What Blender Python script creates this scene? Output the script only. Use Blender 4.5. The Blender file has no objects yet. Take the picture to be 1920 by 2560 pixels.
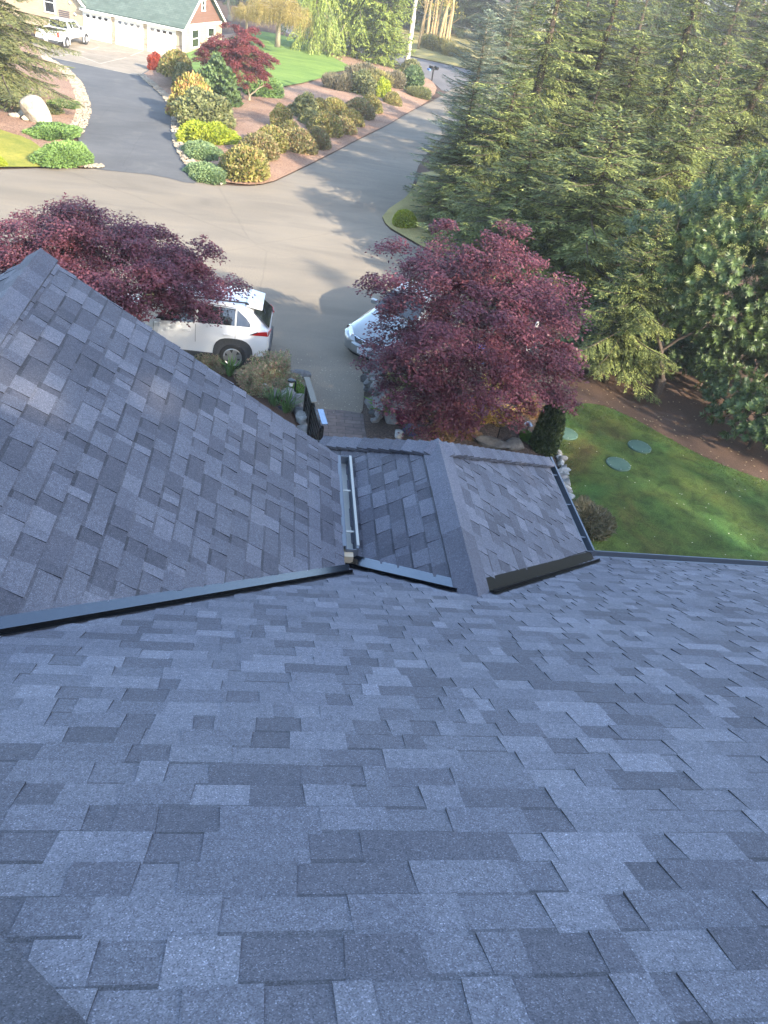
import bpy, bmesh, math, random
import numpy as np
from mathutils import Vector, Matrix
from mathutils.geometry import delaunay_2d_cdt

random.seed(7); RNG = np.random.default_rng(7)
SC = bpy.context.scene
COL = SC.collection
rad = math.radians

# ------------------------------------------------------------------ camera
H = 9.5                                   # eye height above the parking court
F, CX, CY = 1934.0, 960.0, 1280.0         # focal length in photo pixels
TH, RO, YA = rad(36.5), rad(10.5), rad(11.1)
_f = np.array([math.sin(YA)*math.cos(TH), math.cos(YA)*math.cos(TH), -math.sin(TH)])
_r = np.array([math.cos(YA), -math.sin(YA), 0.0]); _u = np.cross(_r, _f)
_r2 = math.cos(RO)*_r + math.sin(RO)*_u; _u2 = -math.sin(RO)*_r + math.cos(RO)*_u
RC = np.array([_r2, _u2, -_f]).T
cam_d = bpy.data.cameras.new("camera"); cam = bpy.data.objects.new("camera", cam_d); COL.objects.link(cam)
cam.matrix_world = Matrix([[*RC[0], 0], [*RC[1], 0], [*RC[2], H], [0, 0, 0, 1]])
cam_d.sensor_fit = 'HORIZONTAL'; cam_d.sensor_width = 36; cam_d.lens = 36*F/1920
cam_d.clip_start = 0.05; cam_d.clip_end = 2000
SC.camera = cam

# ------------------------------------------------------------------ light
SUN_EL, SUN_AZ = rad(25), rad(141)        # azimuth from +Y towards +X
w = bpy.data.worlds.new("World"); SC.world = w; w.use_nodes = True
nt = w.node_tree; bg = nt.nodes["Background"]
sky = nt.nodes.new("ShaderNodeTexSky"); sky.sky_type = 'NISHITA'; sky.sun_disc = False
sky.sun_elevation = SUN_EL; sky.sun_rotation = SUN_AZ; sky.air_density = 1.0; sky.dust_density = 1.0; sky.ozone_density = 1.0
nt.links.new(sky.outputs[0], bg.inputs[0]); bg.inputs[1].default_value = 0.15
sl = bpy.data.lights.new("sun", 'SUN'); so = bpy.data.objects.new("sun", sl); COL.objects.link(so)
sl.energy = 3.0; sl.angle = rad(0.55); sl.color = (1.0, 0.88, 0.70)
SDIR = Vector((math.sin(SUN_AZ)*math.cos(SUN_EL), math.cos(SUN_AZ)*math.cos(SUN_EL), math.sin(SUN_EL)))
so.rotation_euler = SDIR.to_track_quat('Z', 'Y').to_euler()
SC.view_settings.view_transform = 'Standard'; SC.view_settings.look = 'None'
SC.view_settings.exposure = 2.4; SC.view_settings.gamma = 1.0
SC.render.engine = 'CYCLES'
SC.cycles.max_bounces = 6; SC.cycles.diffuse_bounces = 3; SC.cycles.transparent_max_bounces = 6
SC.cycles.use_denoising = True

# ------------------------------------------------------------------ helpers
def ZT(y):                                 # the street falls away gently towards the far garage
    return -1.5*min(1, max(0, (y-38)/34.0))
def ray(px, py):
    v = RC @ np.array([(px-CX)/F, -(py-CY)/F, -1.0]); return v/np.linalg.norm(v)
def G(px, py, dz=0.0):                     # where the sight line through a photo pixel meets the ground
    r = ray(px, py); z = 0.0
    for _ in range(30):
        k = (z+dz-H)/r[2]; z = ZT(k*r[1])
    return (k*r[0], k*r[1], z+dz)
def inter(px, py, n, d):                   # plane n.P = d, relative to the camera
    r = ray(px, py); P = r*d/(r @ np.array(n)); return (P[0], P[1], P[2]+H)
def lk(o, parent=None):
    COL.objects.link(o)
    if parent is not None: o.parent = parent
    return o
def tag(o, label=None, cat=None, group=None, kind=None):
    if label: o["label"] = label
    if cat: o["category"] = cat
    if group: o["group"] = group
    if kind: o["kind"] = kind
    return o
def empty(name, loc, rz=0, label=None, cat=None, group=None):
    o = bpy.data.objects.new(name, None); lk(o); o.location = loc; o.rotation_euler = (0, 0, rz); o.empty_display_size = 0.3
    return tag(o, label, cat, group)
def copy_tree(o, parent=None):
    c = o.copy(); COL.objects.link(c)
    if parent is not None: c.parent = parent
    for ch in o.children: copy_tree(ch, c)
    return c
def mesh_np(name, V, Fq, mat, parent=None, smooth=False, loc=None, n=4):
    V = np.asarray(V, dtype=np.float32).reshape(-1, 3); Fq = np.asarray(Fq, dtype=np.int32).reshape(-1, n)
    me = bpy.data.meshes.new(name); me.vertices.add(len(V)); me.vertices.foreach_set("co", V.ravel())
    me.loops.add(Fq.size); me.loops.foreach_set("vertex_index", Fq.ravel())
    me.polygons.add(len(Fq)); me.polygons.foreach_set("loop_start", np.arange(0, Fq.size, n, dtype=np.int32))
    me.update(calc_edges=True)
    if smooth: me.shade_smooth()
    me.materials.append(mat); o = bpy.data.objects.new(name, me); lk(o, parent)
    if loc is not None: o.location = loc
    return o

class MB:                                   # mesh builder, several materials possible
    def __init__(s): s.v = []; s.f = []; s.m = []; s.c = []
    def add(s, vs, fs, mi=0):
        b = len(s.v); s.v += [tuple(map(float, p)) for p in vs]; s.f += [tuple(i+b for i in f) for f in fs]; s.m += [mi]*len(fs)
    def box(s, c, size, rz=0, mi=0, M=None):
        hx, hy, hz = [a/2 for a in size]; cs, sn = math.cos(rz), math.sin(rz); vs = []
        for z in (-hz, hz):
            for x, y in ((-hx, -hy), (hx, -hy), (hx, hy), (-hx, hy)):
                p = (c[0]+x*cs-y*sn, c[1]+x*sn+y*cs, c[2]+z)
                vs.append(M @ Vector(p) if M else p)
        s.add(vs, [(3, 2, 1, 0), (4, 5, 6, 7), (0, 1, 5, 4), (1, 2, 6, 5), (2, 3, 7, 6), (3, 0, 4, 7)], mi)
    def hexa(s, p8, mi=0):                   # bottom 4, top 4
        s.add(p8, [(3, 2, 1, 0), (4, 5, 6, 7), (0, 1, 5, 4), (1, 2, 6, 5), (2, 3, 7, 6), (3, 0, 4, 7)], mi)
    def prism(s, poly, d, mi=0):             # polygon (3D points) extruded by vector d
        n = len(poly); vs = [Vector(p) for p in poly]; d = Vector(d)
        s.add([*vs, *[p+d for p in vs]], [tuple(range(n))[::-1], tuple(range(n, 2*n))]+[(i, (i+1) % n, n+(i+1) % n, n+i) for i in range(n)], mi)
    def tube(s, pts, rs, n=8, mi=0, cap=True):
        pts = [Vector(p) for p in pts]; rs = rs if hasattr(rs, '__len__') else [rs]*len(pts)
        b = len(s.v); ring = []
        for i, p in enumerate(pts):
            t = (pts[min(i+1, len(pts)-1)]-pts[max(i-1, 0)])
            t = t.normalized() if t.length > 1e-9 else Vector((0, 0, 1))
            a = t.cross(Vector((0, 0, 1)) if abs(t.z) < .9 else Vector((1, 0, 0))).normalized(); bb = t.cross(a)
            for k in range(n):
                an = 2*math.pi*k/n; s.v.append(tuple(p+a*math.cos(an)*rs[i]+bb*math.sin(an)*rs[i]))
        for i in range(len(pts)-1):
            for k in range(n):
                s.f.append((b+i*n+k, b+i*n+(k+1) % n, b+(i+1)*n+(k+1) % n, b+(i+1)*n+k)); s.m.append(mi)
        if cap:
            s.f.append(tuple(b+k for k in range(n))[::-1]); s.m.append(mi)
            s.f.append(tuple(b+(len(pts)-1)*n+k for k in range(n))); s.m.append(mi)
    def lathe(s, prof, M=None, n=24, mi=0):  # prof [(r,z)] round local z
        b = len(s.v)
        for r, z in prof:
            for k in range(n):
                a = 2*math.pi*k/n; p = Vector((r*math.cos(a), r*math.sin(a), z)); s.v.append(tuple(M @ p if M else p))
        for i in range(len(prof)-1):
            for k in range(n):
                s.f.append((b+i*n+k, b+i*n+(k+1) % n, b+(i+1)*n+(k+1) % n, b+(i+1)*n+k)); s.m.append(mi)
    def build(s, name, mats, parent=None, smooth=False, bevel=0, loc=None, auto=None, fix=True):
        me = bpy.data.meshes.new(name); me.from_pydata(s.v, [], s.f)
        mats = mats if isinstance(mats, (list, tuple)) else [mats]
        for m in mats: me.materials.append(m)
        me.polygons.foreach_set("material_index", s.m)
        if fix:
            bm = bmesh.new(); bm.from_mesh(me); bmesh.ops.recalc_face_normals(bm, faces=bm.faces); bm.to_mesh(me); bm.free()
        me.update()
        if smooth: me.shade_smooth()
        if auto: 
            me.shade_smooth(); me.set_sharp_from_angle(angle=rad(auto))
        o = bpy.data.objects.new(name, me); lk(o, parent)
        if loc is not None: o.location = loc
        if bevel:
            md = o.modifiers.new("bevel", 'BEVEL'); md.width = bevel; md.segments = 2; md.limit_method = 'ANGLE'
        return o

# ------------------------------------------------------------------ materials
def newmat(name):
    m = bpy.data.materials.new(name); m.use_nodes = True; return m, m.node_tree, m.node_tree.nodes["Principled BSDF"]
def plain(name, col, rough=.6, metal=0, spec=.5, bump=0, bscale=60, coat=0, vary=0):
    m, t, b = newmat(name); b.inputs["Base Color"].default_value = (*col, 1); b.inputs["Roughness"].default_value = rough
    b.inputs["Metallic"].default_value = metal; b.inputs["Specular IOR Level"].default_value = spec
    b.inputs["Coat Weight"].default_value = coat; b.inputs["Coat Roughness"].default_value = .05
    tc = t.nodes.new("ShaderNodeTexCoord")
    if vary or bump:
        n = t.nodes.new("ShaderNodeTexNoise"); n.inputs["Scale"].default_value = bscale; n.inputs["Detail"].default_value = 5; t.links.new(tc.outputs["Object"], n.inputs["Vector"])
    if vary:
        r = t.nodes.new("ShaderNodeMix"); r.data_type = 'RGBA'; t.links.new(n.outputs[0], r.inputs[0])
        r.inputs[6].default_value = (*[c*(1-vary) for c in col], 1); r.inputs[7].default_value = (*[min(1, c*(1+vary)) for c in col], 1)
        t.links.new(r.outputs[2], b.inputs["Base Color"])
    if bump:
        bp = t.nodes.new("ShaderNodeBump"); bp.inputs["Strength"].default_value = bump; bp.inputs["Distance"].default_value = .02
        t.links.new(n.outputs[0], bp.inputs["Height"]); t.links.new(bp.outputs[0], b.inputs["Normal"])
    return m
def ramp(t, fac, stops):
    r = t.nodes.new("ShaderNodeValToRGB"); e = r.color_ramp.elements
    while len(e) < len(stops): e.new(.5)
    for i, (p, c) in enumerate(stops): e[i].position = p; e[i].color = (*c, 1)
    t.links.new(fac, r.inputs[0]); return r.outputs[0]
def noise(t, vec, scale, detail=4, dist=0, rough=.55):
    n = t.nodes.new("ShaderNodeTexNoise"); n.inputs["Scale"].default_value = scale; n.inputs["Detail"].default_value = detail
    n.inputs["Distortion"].default_value = dist; n.inputs["Roughness"].default_value = rough; t.links.new(vec, n.inputs["Vector"]); return n.outputs[0]
def mul(t, a, b, fac=1.0, mode='MULTIPLY'):
    m = t.nodes.new("ShaderNodeMix"); m.data_type = 'RGBA'; m.blend_type = mode; m.inputs[0].default_value = fac
    t.links.new(a, m.inputs[6]); t.links.new(b, m.inputs[7]); return m.outputs[2]
def mixf(t, fac, a, b):
    m = t.nodes.new("ShaderNodeMix"); m.data_type = 'RGBA'; t.links.new(fac, m.inputs[0]); t.links.new(a, m.inputs[6]); t.links.new(b, m.inputs[7]); return m.outputs[2]
def posn(t, sc=(1, 1, 1), obj=False):
    if obj: o = t.nodes.new("ShaderNodeTexCoord").outputs["Object"]
    else: o = t.nodes.new("ShaderNodeNewGeometry").outputs["Position"]
    mp = t.nodes.new("ShaderNodeMapping"); mp.inputs["Scale"].default_value = sc; t.links.new(o, mp.inputs[0]); return mp.outputs[0]
def bumpn(t, b, h, strength, dist):
    bp = t.nodes.new("ShaderNodeBump"); bp.inputs["Strength"].default_value = strength; bp.inputs["Distance"].default_value = dist
    t.links.new(h, bp.inputs["Height"]); t.links.new(bp.outputs[0], b.inputs["Normal"])
def ground_mat(name, big, fine, bscale=.35, fscale=30, rough=.95, bump=.5, bdist=.02, stretch=(1, 1, 1), mid=None, mscale=3, rings=None, cracks=0):
    """big / fine / mid: ramp stops; fine and mid multiply the big patches"""
    m, t, b = newmat(name); p = posn(t); ps = posn(t, stretch)
    c = ramp(t, noise(t, ps, bscale, 5, .6), big); n2 = noise(t, p, fscale, 5, 0, .7)
    c = mul(t, c, ramp(t, n2, fine))
    if mid: c = mul(t, c, ramp(t, noise(t, ps, mscale, 6, .8, .65), mid))
    if rings:
        for (rx, ry, sc_, amp) in rings:       # sweeping tyre marks round a turning circle
            mp = t.nodes.new("ShaderNodeMapping"); mp.inputs["Location"].default_value = (-rx, -ry, 0); g_ = t.nodes.new("ShaderNodeNewGeometry"); t.links.new(g_.outputs["Position"], mp.inputs[0])
            wv = t.nodes.new("ShaderNodeTexWave"); wv.wave_type = 'RINGS'; wv.rings_direction = 'Z'; wv.inputs["Scale"].default_value = sc_; wv.inputs["Distortion"].default_value = 9; wv.inputs["Detail"].default_value = 3; wv.inputs["Detail Scale"].default_value = .35
            t.links.new(mp.outputs[0], wv.inputs[0]); k_ = mul(t, ramp(t, wv.outputs[0], [(.2, (1-amp,)*3), (.8, (1+amp,)*3)]), ramp(t, noise(t, posn(t), .12, 2), [(.4, (1, 1, 1)), (.6, (1, 1, 1))])); c = mul(t, c, k_)
    if cracks:
        v_ = t.nodes.new("ShaderNodeTexVoronoi"); v_.feature = 'DISTANCE_TO_EDGE'; v_.inputs["Scale"].default_value = cracks; nz = t.nodes.new("ShaderNodeTexNoise"); nz.inputs["Scale"].default_value = 1.3; nz.inputs["Detail"].default_value = 5
        t.links.new(p, nz.inputs["Vector"]); c3 = mul(t, p, nz.outputs["Color"], .12, 'ADD'); t.links.new(c3, v_.inputs["Vector"]); c = mul(t, c, ramp(t, v_.outputs["Distance"], [(0, (.88, .88, .88)), (.003, (1, 1, 1))]))
    t.links.new(c, b.inputs["Base Color"]); b.inputs["Roughness"].default_value = rough; b.inputs["Specular IOR Level"].default_value = .25
    bumpn(t, b, n2, bump, bdist); return m
def leaf_mat(name, cols, transl=.3, rough=.55, spec=.35, clump=(.72, 1.25, .9)):
    m, t, b = newmat(name); g = t.nodes.new("ShaderNodeNewGeometry"); oi = t.nodes.new("ShaderNodeObjectInfo")
    n = len(cols); st = [(i/(max(1, n-1)), c) for i, c in enumerate(cols)]
    c = ramp(t, g.outputs["Random Per Island"], st)
    n1 = noise(t, posn(t), clump[2], 3)
    c = mul(t, c, ramp(t, n1, [(.34, (clump[0], clump[0]*1.03, clump[0])), (.66, (clump[1], clump[1]*.97, clump[1]*.88))]))
    t.links.new(c, b.inputs["Base Color"]); b.inputs["Roughness"].default_value = rough; b.inputs["Specular IOR Level"].default_value = spec
    tr = t.nodes.new("ShaderNodeBsdfTranslucent"); t.links.new(c, tr.inputs[0]); mx = t.nodes.new("ShaderNodeMixShader"); mx.inputs[0].default_value = transl
    t.links.new(b.outputs[0], mx.inputs[1]); t.links.new(tr.outputs[0], mx.inputs[2])
    t.links.new(mx.outputs[0], t.nodes["Material Output"].inputs[0]); return m
# ------------------------------------------------------------------ ground sheets
M_soil = ground_mat("soil", [(.3, (.055, .036, .026)), (.6, (.10, .062, .044))], [(.3, (.55, .55, .55)), (.7, (1.5, 1.45, 1.4))], .5, 40)
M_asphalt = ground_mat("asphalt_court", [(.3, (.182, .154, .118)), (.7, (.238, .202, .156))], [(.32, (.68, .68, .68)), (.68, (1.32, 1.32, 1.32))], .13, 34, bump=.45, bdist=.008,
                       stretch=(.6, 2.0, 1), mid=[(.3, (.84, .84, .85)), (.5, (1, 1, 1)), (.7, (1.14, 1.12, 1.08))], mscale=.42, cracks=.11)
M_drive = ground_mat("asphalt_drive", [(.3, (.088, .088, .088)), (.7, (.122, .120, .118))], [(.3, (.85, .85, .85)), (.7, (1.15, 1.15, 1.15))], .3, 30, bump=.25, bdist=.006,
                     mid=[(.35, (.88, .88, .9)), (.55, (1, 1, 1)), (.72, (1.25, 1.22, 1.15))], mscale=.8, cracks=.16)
M_road = ground_mat("asphalt_road", [(.3, (.12, .115, .12)), (.7, (.17, .16, .16))], [(.3, (.85, .85, .85)), (.7, (1.15, 1.15, 1.15))], .3, 20)
M_conc = ground_mat("concrete", [(.3, (.22, .185, .14)), (.7, (.32, .27, .21))], [(.3, (.85, .85, .85)), (.7, (1.12, 1.12, 1.12))], .4, 24, mid=[(.3, (.8, .8, .78)), (.6, (1.08, 1.06, 1.04))], mscale=1.3)
M_joint = plain("concrete_joint", (.42, .37, .29), .9, vary=.2)
M_mulch = ground_mat("bark_mulch", [(.3, (.24, .145, .10)), (.65, (.33, .22, .155))], [(.33, (.45, .4, .38)), (.5, (1, .95, .9)), (.68, (1.6, 1.55, 1.5))], .35, 14, bump=1, bdist=.05)
M_lawn_l = ground_mat("lawn_yellow", [(.35, (.20, .21, .035)), (.65, (.30, .27, .05))], [(.3, (.72, .76, .7)), (.7, (1.3, 1.25, 1.2))], .5, 18, bump=.8, bdist=.03, mid=[(.35, (.78, .86, .8)), (.62, (1.14, 1.08, 1.1))], mscale=1.6)
M_lawn_g = ground_mat("lawn_bright", [(.35, (.105, .185, .035)), (.65, (.165, .25, .05))], [(.3, (.72, .76, .7)), (.7, (1.3, 1.25, 1.2))], .5, 18, bump=.8, bdist=.03, mid=[(.35, (.8, .84, .8)), (.62, (1.16, 1.1, 1.1))], mscale=1.2, stretch=(.5, 1.6, 1))
M_lawn_r = ground_mat("lawn_mossy", [(.26, (.075, .055, .02)), (.35, (.082, .082, .022)), (.44, (.068, .096, .022)), (.66, (.05, .11, .027))], [(.3, (.6, .62, .6)), (.7, (1.4, 1.35, 1.3))],
                      .55, 34, bump=1, bdist=.03, mid=[(.35, (.66, .64, .60)), (.6, (1.25, 1.2, 1.1))], mscale=2.6)
M_dry = ground_mat("dry_verge", [(.35, (.22, .20, .07)), (.65, (.36, .30, .12))], [(.3, (.7, .7, .7)), (.7, (1.25, 1.2, 1.2))], .5, 16, bump=.8, bdist=.03)
M_paver = None
def in_poly(x, y, P):
    c = False; j = len(P)-1
    for i in range(len(P)):
        if (P[i][1] > y) != (P[j][1] > y) and x < (P[j][0]-P[i][0])*(y-P[i][1])/(P[j][1]-P[i][1])+P[i][0]: c = not c
        j = i
    return c
def smooth_poly(P, closed=True, it=2):
    for _ in range(it):
        Q = []
        n = len(P)
        for i in range(n):
            a, b = P[i], P[(i+1) % n]
            Q += [(a[0]*.75+b[0]*.25, a[1]*.75+b[1]*.25), (a[0]*.25+b[0]*.75, a[1]*.25+b[1]*.75)]
        P = Q
    return P
def edge_dist(x, y, A, B):
    ab = B-A; t = np.clip(((x-A[:, 0])*ab[:, 0]+(y-A[:, 1])*ab[:, 1])/np.maximum(1e-9, (ab**2).sum(1)), 0, 1)
    return np.hypot(x-A[:, 0]-t*ab[:, 0], y-A[:, 1]-t*ab[:, 1]).min()
SHEETS = []
def HT(x, y):
    z = ZT(y)
    for P, A, B, off, mo, fall, mm in SHEETS:
        if mm and in_poly(x, y, P):
            z += off+mo*min(1, edge_dist(x, y, A, B)/fall)
    return z
def sheet(name, pts, mat, off=0.0, mound=0.0, fall=2.0, step=1.5, smooth=2, px=True, label=None, jitter=0, kind="structure"):
    P = [tuple(G(*p)[:2]) for p in pts] if px else [tuple(p) for p in pts]
    if smooth: P = smooth_poly(P, it=smooth)
    if jitter: P = [(x+random.uniform(-jitter, jitter), y+random.uniform(-jitter, jitter)) for x, y in P]
    a = np.array(P); A = a; B = np.roll(a, -1, 0); n = len(P)
    x0, y0 = a.min(0); x1, y1 = a.max(0); pts2 = list(P)
    yy = y0+step*.5
    while yy < y1:
        xx = x0+step*.5
        while xx < x1:
            q = (xx+random.uniform(-.2, .2)*step, yy+random.uniform(-.2, .2)*step)
            if in_poly(q[0], q[1], P) and edge_dist(q[0], q[1], A, B) > step*.35: pts2.append(q)
            xx += step
        yy += step
    vs, es, fs, *_ = delaunay_2d_cdt([Vector(p) for p in pts2], [(i, (i+1) % n) for i in range(n)], [list(range(n))], 1, 1e-5)
    V = []
    for v in vs:
        h = ZT(v.y)+off
        if mound: h += mound*min(1, edge_dist(v.x, v.y, A, B)/fall)
        V.append((v.x, v.y, h))
    me = bpy.data.meshes.new(name); F = [f if (Vector(V[f[1]])-Vector(V[f[0]])).cross(Vector(V[f[2]])-Vector(V[f[0]])).z > 0 else f[::-1] for f in map(tuple, fs)]
    me.from_pydata(V, [], F); me.materials.append(mat); me.update(); me.shade_smooth()
    o = bpy.data.objects.new(name, me); lk(o); o["kind"] = kind
    if label: o["label"] = label
    SHEETS.append((P, A, B, off, mound, fall, off+mound > .03))
    return P
# base ground, one sheet to the horizon
xs = [-400, -150, -60, -30, 0, 30, 60, 150, 400]; ys = [-200, -60, 0, 38, 55, 72, 130, 300, 800]
V = [(x, y, ZT(y)-.035) for y in ys for x in xs]; nx = len(xs)
mesh_np("ground", V, [(j*nx+i, j*nx+i+1, (j+1)*nx+i+1, (j+1)*nx+i) for j in range(len(ys)-1) for i in range(nx-1)], M_soil)["kind"] = "structure"

ISL_R = [(640, 466), (700, 451), (800, 400), (900, 347), (969, 314), (1015, 285), (1060, 262), (1110, 236)]
DR_L = [(112, 143), (162, 170), (197, 208), (214, 251), (216, 285), (208, 309), (193, 336), (200, 366), (222, 395), (240, 421)]
DR_R = [(345, 189), (370, 210), (405, 239), (428, 270), (434, 301), (434, 336), (444, 370), (459, 405), (502, 451)]
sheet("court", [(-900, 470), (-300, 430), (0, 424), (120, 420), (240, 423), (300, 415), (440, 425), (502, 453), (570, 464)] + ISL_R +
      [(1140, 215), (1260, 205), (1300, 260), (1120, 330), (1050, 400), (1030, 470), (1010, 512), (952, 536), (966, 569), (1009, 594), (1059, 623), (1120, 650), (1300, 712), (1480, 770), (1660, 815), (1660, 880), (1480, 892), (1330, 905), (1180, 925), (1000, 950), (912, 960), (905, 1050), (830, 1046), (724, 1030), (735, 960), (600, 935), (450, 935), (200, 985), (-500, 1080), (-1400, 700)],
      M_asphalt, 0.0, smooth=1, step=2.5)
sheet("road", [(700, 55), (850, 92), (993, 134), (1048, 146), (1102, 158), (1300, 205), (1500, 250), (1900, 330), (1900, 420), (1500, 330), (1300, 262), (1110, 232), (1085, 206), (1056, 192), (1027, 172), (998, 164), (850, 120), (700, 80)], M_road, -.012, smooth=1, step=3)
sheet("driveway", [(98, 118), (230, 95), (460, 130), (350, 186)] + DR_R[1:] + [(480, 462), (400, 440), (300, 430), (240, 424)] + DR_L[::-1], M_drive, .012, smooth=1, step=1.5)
PADP = sheet("driveway_apron", [(70, 112), (150, 90), (280, 95), (440, 130), (470, 150), (453, 152), (378, 171), (345, 190), (137, 146), (112, 140)], M_conc, .022, smooth=0, step=2)
def line_strip(mb, a, b, w, z):
    A = Vector(G(*a)); B = Vector(G(*b)); n = 8; d = (B-A); s = Vector((-d.y, d.x, 0)).normalized()*w/2
    for i in range(n):
        p, q = A+d*i/n, A+d*(i+1)/n
        mb.add([(r.x, r.y, ZT(r.y)+z) for r in (p-s, q-s, q+s, p+s)], [(0, 1, 2, 3)])
j = MB()
for a, b in [((137, 146), (345, 190)), ((176, 132), (250, 160)), ((205, 122), (380, 138)), ((250, 160), (358, 128)), ((148, 141), (248, 118)), ((205, 131), (305, 150))]: line_strip(j, a, b, .10, .026)
j.build("driveway_joint", M_joint)["kind"] = "structure"

sheet("left_bed", [(-300, 120), (60, 95), (95, 125), (108, 143), (158, 172), (188, 208), (203, 251), (205, 283), (196, 306), (180, 336), (180, 372), (228, 421), (190, 421), (100, 395), (60, 345), (-300, 300)], M_mulch, .05, .15, 2.0)
sheet("left_lawn", [(-700, 300), (-200, 290), (20, 312), (60, 340), (100, 372), (150, 402), (205, 420), (120, 420), (0, 422), (-200, 428), (-700, 455)], M_lawn_l, .07, .12, 2.0, jitter=.03)
sheet("island_bed", [(350, 192), (375, 208), (412, 238), (438, 270), (446, 301), (446, 336), (456, 368), (470, 402), (514, 448), (575, 460)] + ISL_R[:-1] +
      [(1095, 228), (1082, 204), (1056, 192), (1027, 173), (998, 165), (850, 130), (700, 90), (560, 80), (470, 130), (455, 151), (382, 172)], M_mulch, .05, .55, 5.0, smooth=1)
sheet("island_lawn", [(405, 200), (415, 172), (470, 155), (560, 120), (640, 90), (780, 128), (853, 177), (886, 192), (830, 204), (776, 227), (730, 238), (668, 250), (600, 252), (480, 235), (430, 222)], M_lawn_g, .70, .12, 2.5, step=1.2, jitter=.05)
sheet("verge", [(952, 537), (966, 567), (1009, 592), (1059, 621), (1120, 648), (1300, 710), (1500, 770), (1560, 560), (1300, 440), (1060, 420), (1030, 485)], M_dry, .05, .08, 1.0, smooth=1)
sheet("far_verge", [(700, 52), (850, 90), (993, 133), (1048, 145), (1102, 157), (1300, 203), (1900, 325), (1900, 40), (1300, 20), (700, -20)], M_dry, .03, .3, 3, step=3)
sheet("right_lawn", [(1385, 1060), (1440, 1012), (1500, 1014), (1590, 1054), (1690, 1112), (1790, 1164), (1930, 1212), (2400, 1380), (2600, 1900), (1650, 1900), (1440, 1400), (1405, 1200), (1380, 1120)], M_lawn_r, .06, .04, .6, jitter=.02, step=.8)
sheet("garden_bed", [(905, 1050), (912, 962), (1000, 952), (1180, 927), (1400, 905), (1440, 1005), (1385, 1058), (1375, 1110), (1395, 1180), (1425, 1300), (900, 1300), (925, 1130)],
      ground_mat("garden_soil", [(.3, (.055, .04, .034)), (.6, (.095, .072, .06))], [(.36, (.5, .48, .45)), (.5, (1, 1, 1)), (.66, (1.9, 1.8, 1.7))], .8, 26, bump=1, bdist=.05), .05, .25, 1.2, step=.6)
sheet("left_garden_bed", [(450, 936), (600, 938), (722, 962), (720, 1030), (770, 1125), (600, 1150), (300, 1100)], M_soil, .05, .25, 1.0, step=.6)
# ------------------------------------------------------------------ shingles
def shingle_mat(name, tint=(1, 1, 1)):
    m, t, b = newmat(name); a = t.nodes.new("ShaderNodeAttribute"); a.attribute_name = "shade"
    p = posn(t); v = t.nodes.new("ShaderNodeTexVoronoi"); v.inputs["Scale"].default_value = 330; t.links.new(p, v.inputs["Vector"])
    g = ramp(t, v.outputs["Color"], [(.0, (.42, .42, .44)), (.35, (.8, .8, .82)), (.75, (1.1, 1.1, 1.12)), (.9, (1.7, 1.7, 1.75)), (1, (2.6, 2.6, 2.6))])
    c = mul(t, a.outputs["Color"], g)
    c = mul(t, c, ramp(t, noise(t, p, 45, 4), [(.3, (.86, .86, .87)), (.7, (1.14, 1.14, 1.13))]))
    c = mul(t, c, ramp(t, noise(t, p, 1.1, 5, .5), [(.3, (.90, .90, .92)), (.7, (1.09, 1.08, 1.06))]))
    t.links.new(c, b.inputs["Base Color"]); b.inputs["Roughness"].default_value = .82; b.inputs["Specular IOR Level"].default_value = .4
    bumpn(t, b, v.outputs["Distance"], .5, .0015); return m
M_shing = shingle_mat("asphalt_shingle")
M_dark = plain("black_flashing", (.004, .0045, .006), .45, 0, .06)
M_flash_lit = plain("valley_metal_sky_sheen", (.11, .12, .14), .2, 1.0, .6, bump=.06, bscale=5)  # paler copy of the black flashing, sky reflection put into its colour
M_gut = plain("grey_gutter", (.13, .15, .18), .4, .2)
M_gutw = plain("pale_metal", (.40, .40, .37), .5, .2, vary=.12)
M_trim = plain("fascia", (.10, .11, .125), .55)
M_wall = plain("house_wall", (.36, .30, .22), .8, bump=.2, bscale=30)
SHADES = [(.096, .098, .120), (.118, .122, .148), (.142, .147, .176), (.164, .169, .200), (.086, .088, .108), (.129, .133, .160)]
def clip_convex(poly, cl):                   # Sutherland-Hodgman, both CCW, 2D
    out = poly
    for i in range(len(cl)):
        a, b = cl[i], cl[(i+1) % len(cl)]; inp = out; out = []
        if not inp: return []
        def side(p): return (b[0]-a[0])*(p[1]-a[1])-(b[1]-a[1])*(p[0]-a[0])
        for k in range(len(inp)):
            p, q = inp[k], inp[(k+1) % len(inp)]; sp, sq = side(p), side(q)
            if sp >= 0: out.append(p)
            if (sp >= 0) != (sq >= 0):
                t = sp/(sp-sq); out.append((p[0]+t*(q[0]-p[0]), p[1]+t*(q[1]-p[1])))
    return out
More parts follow.
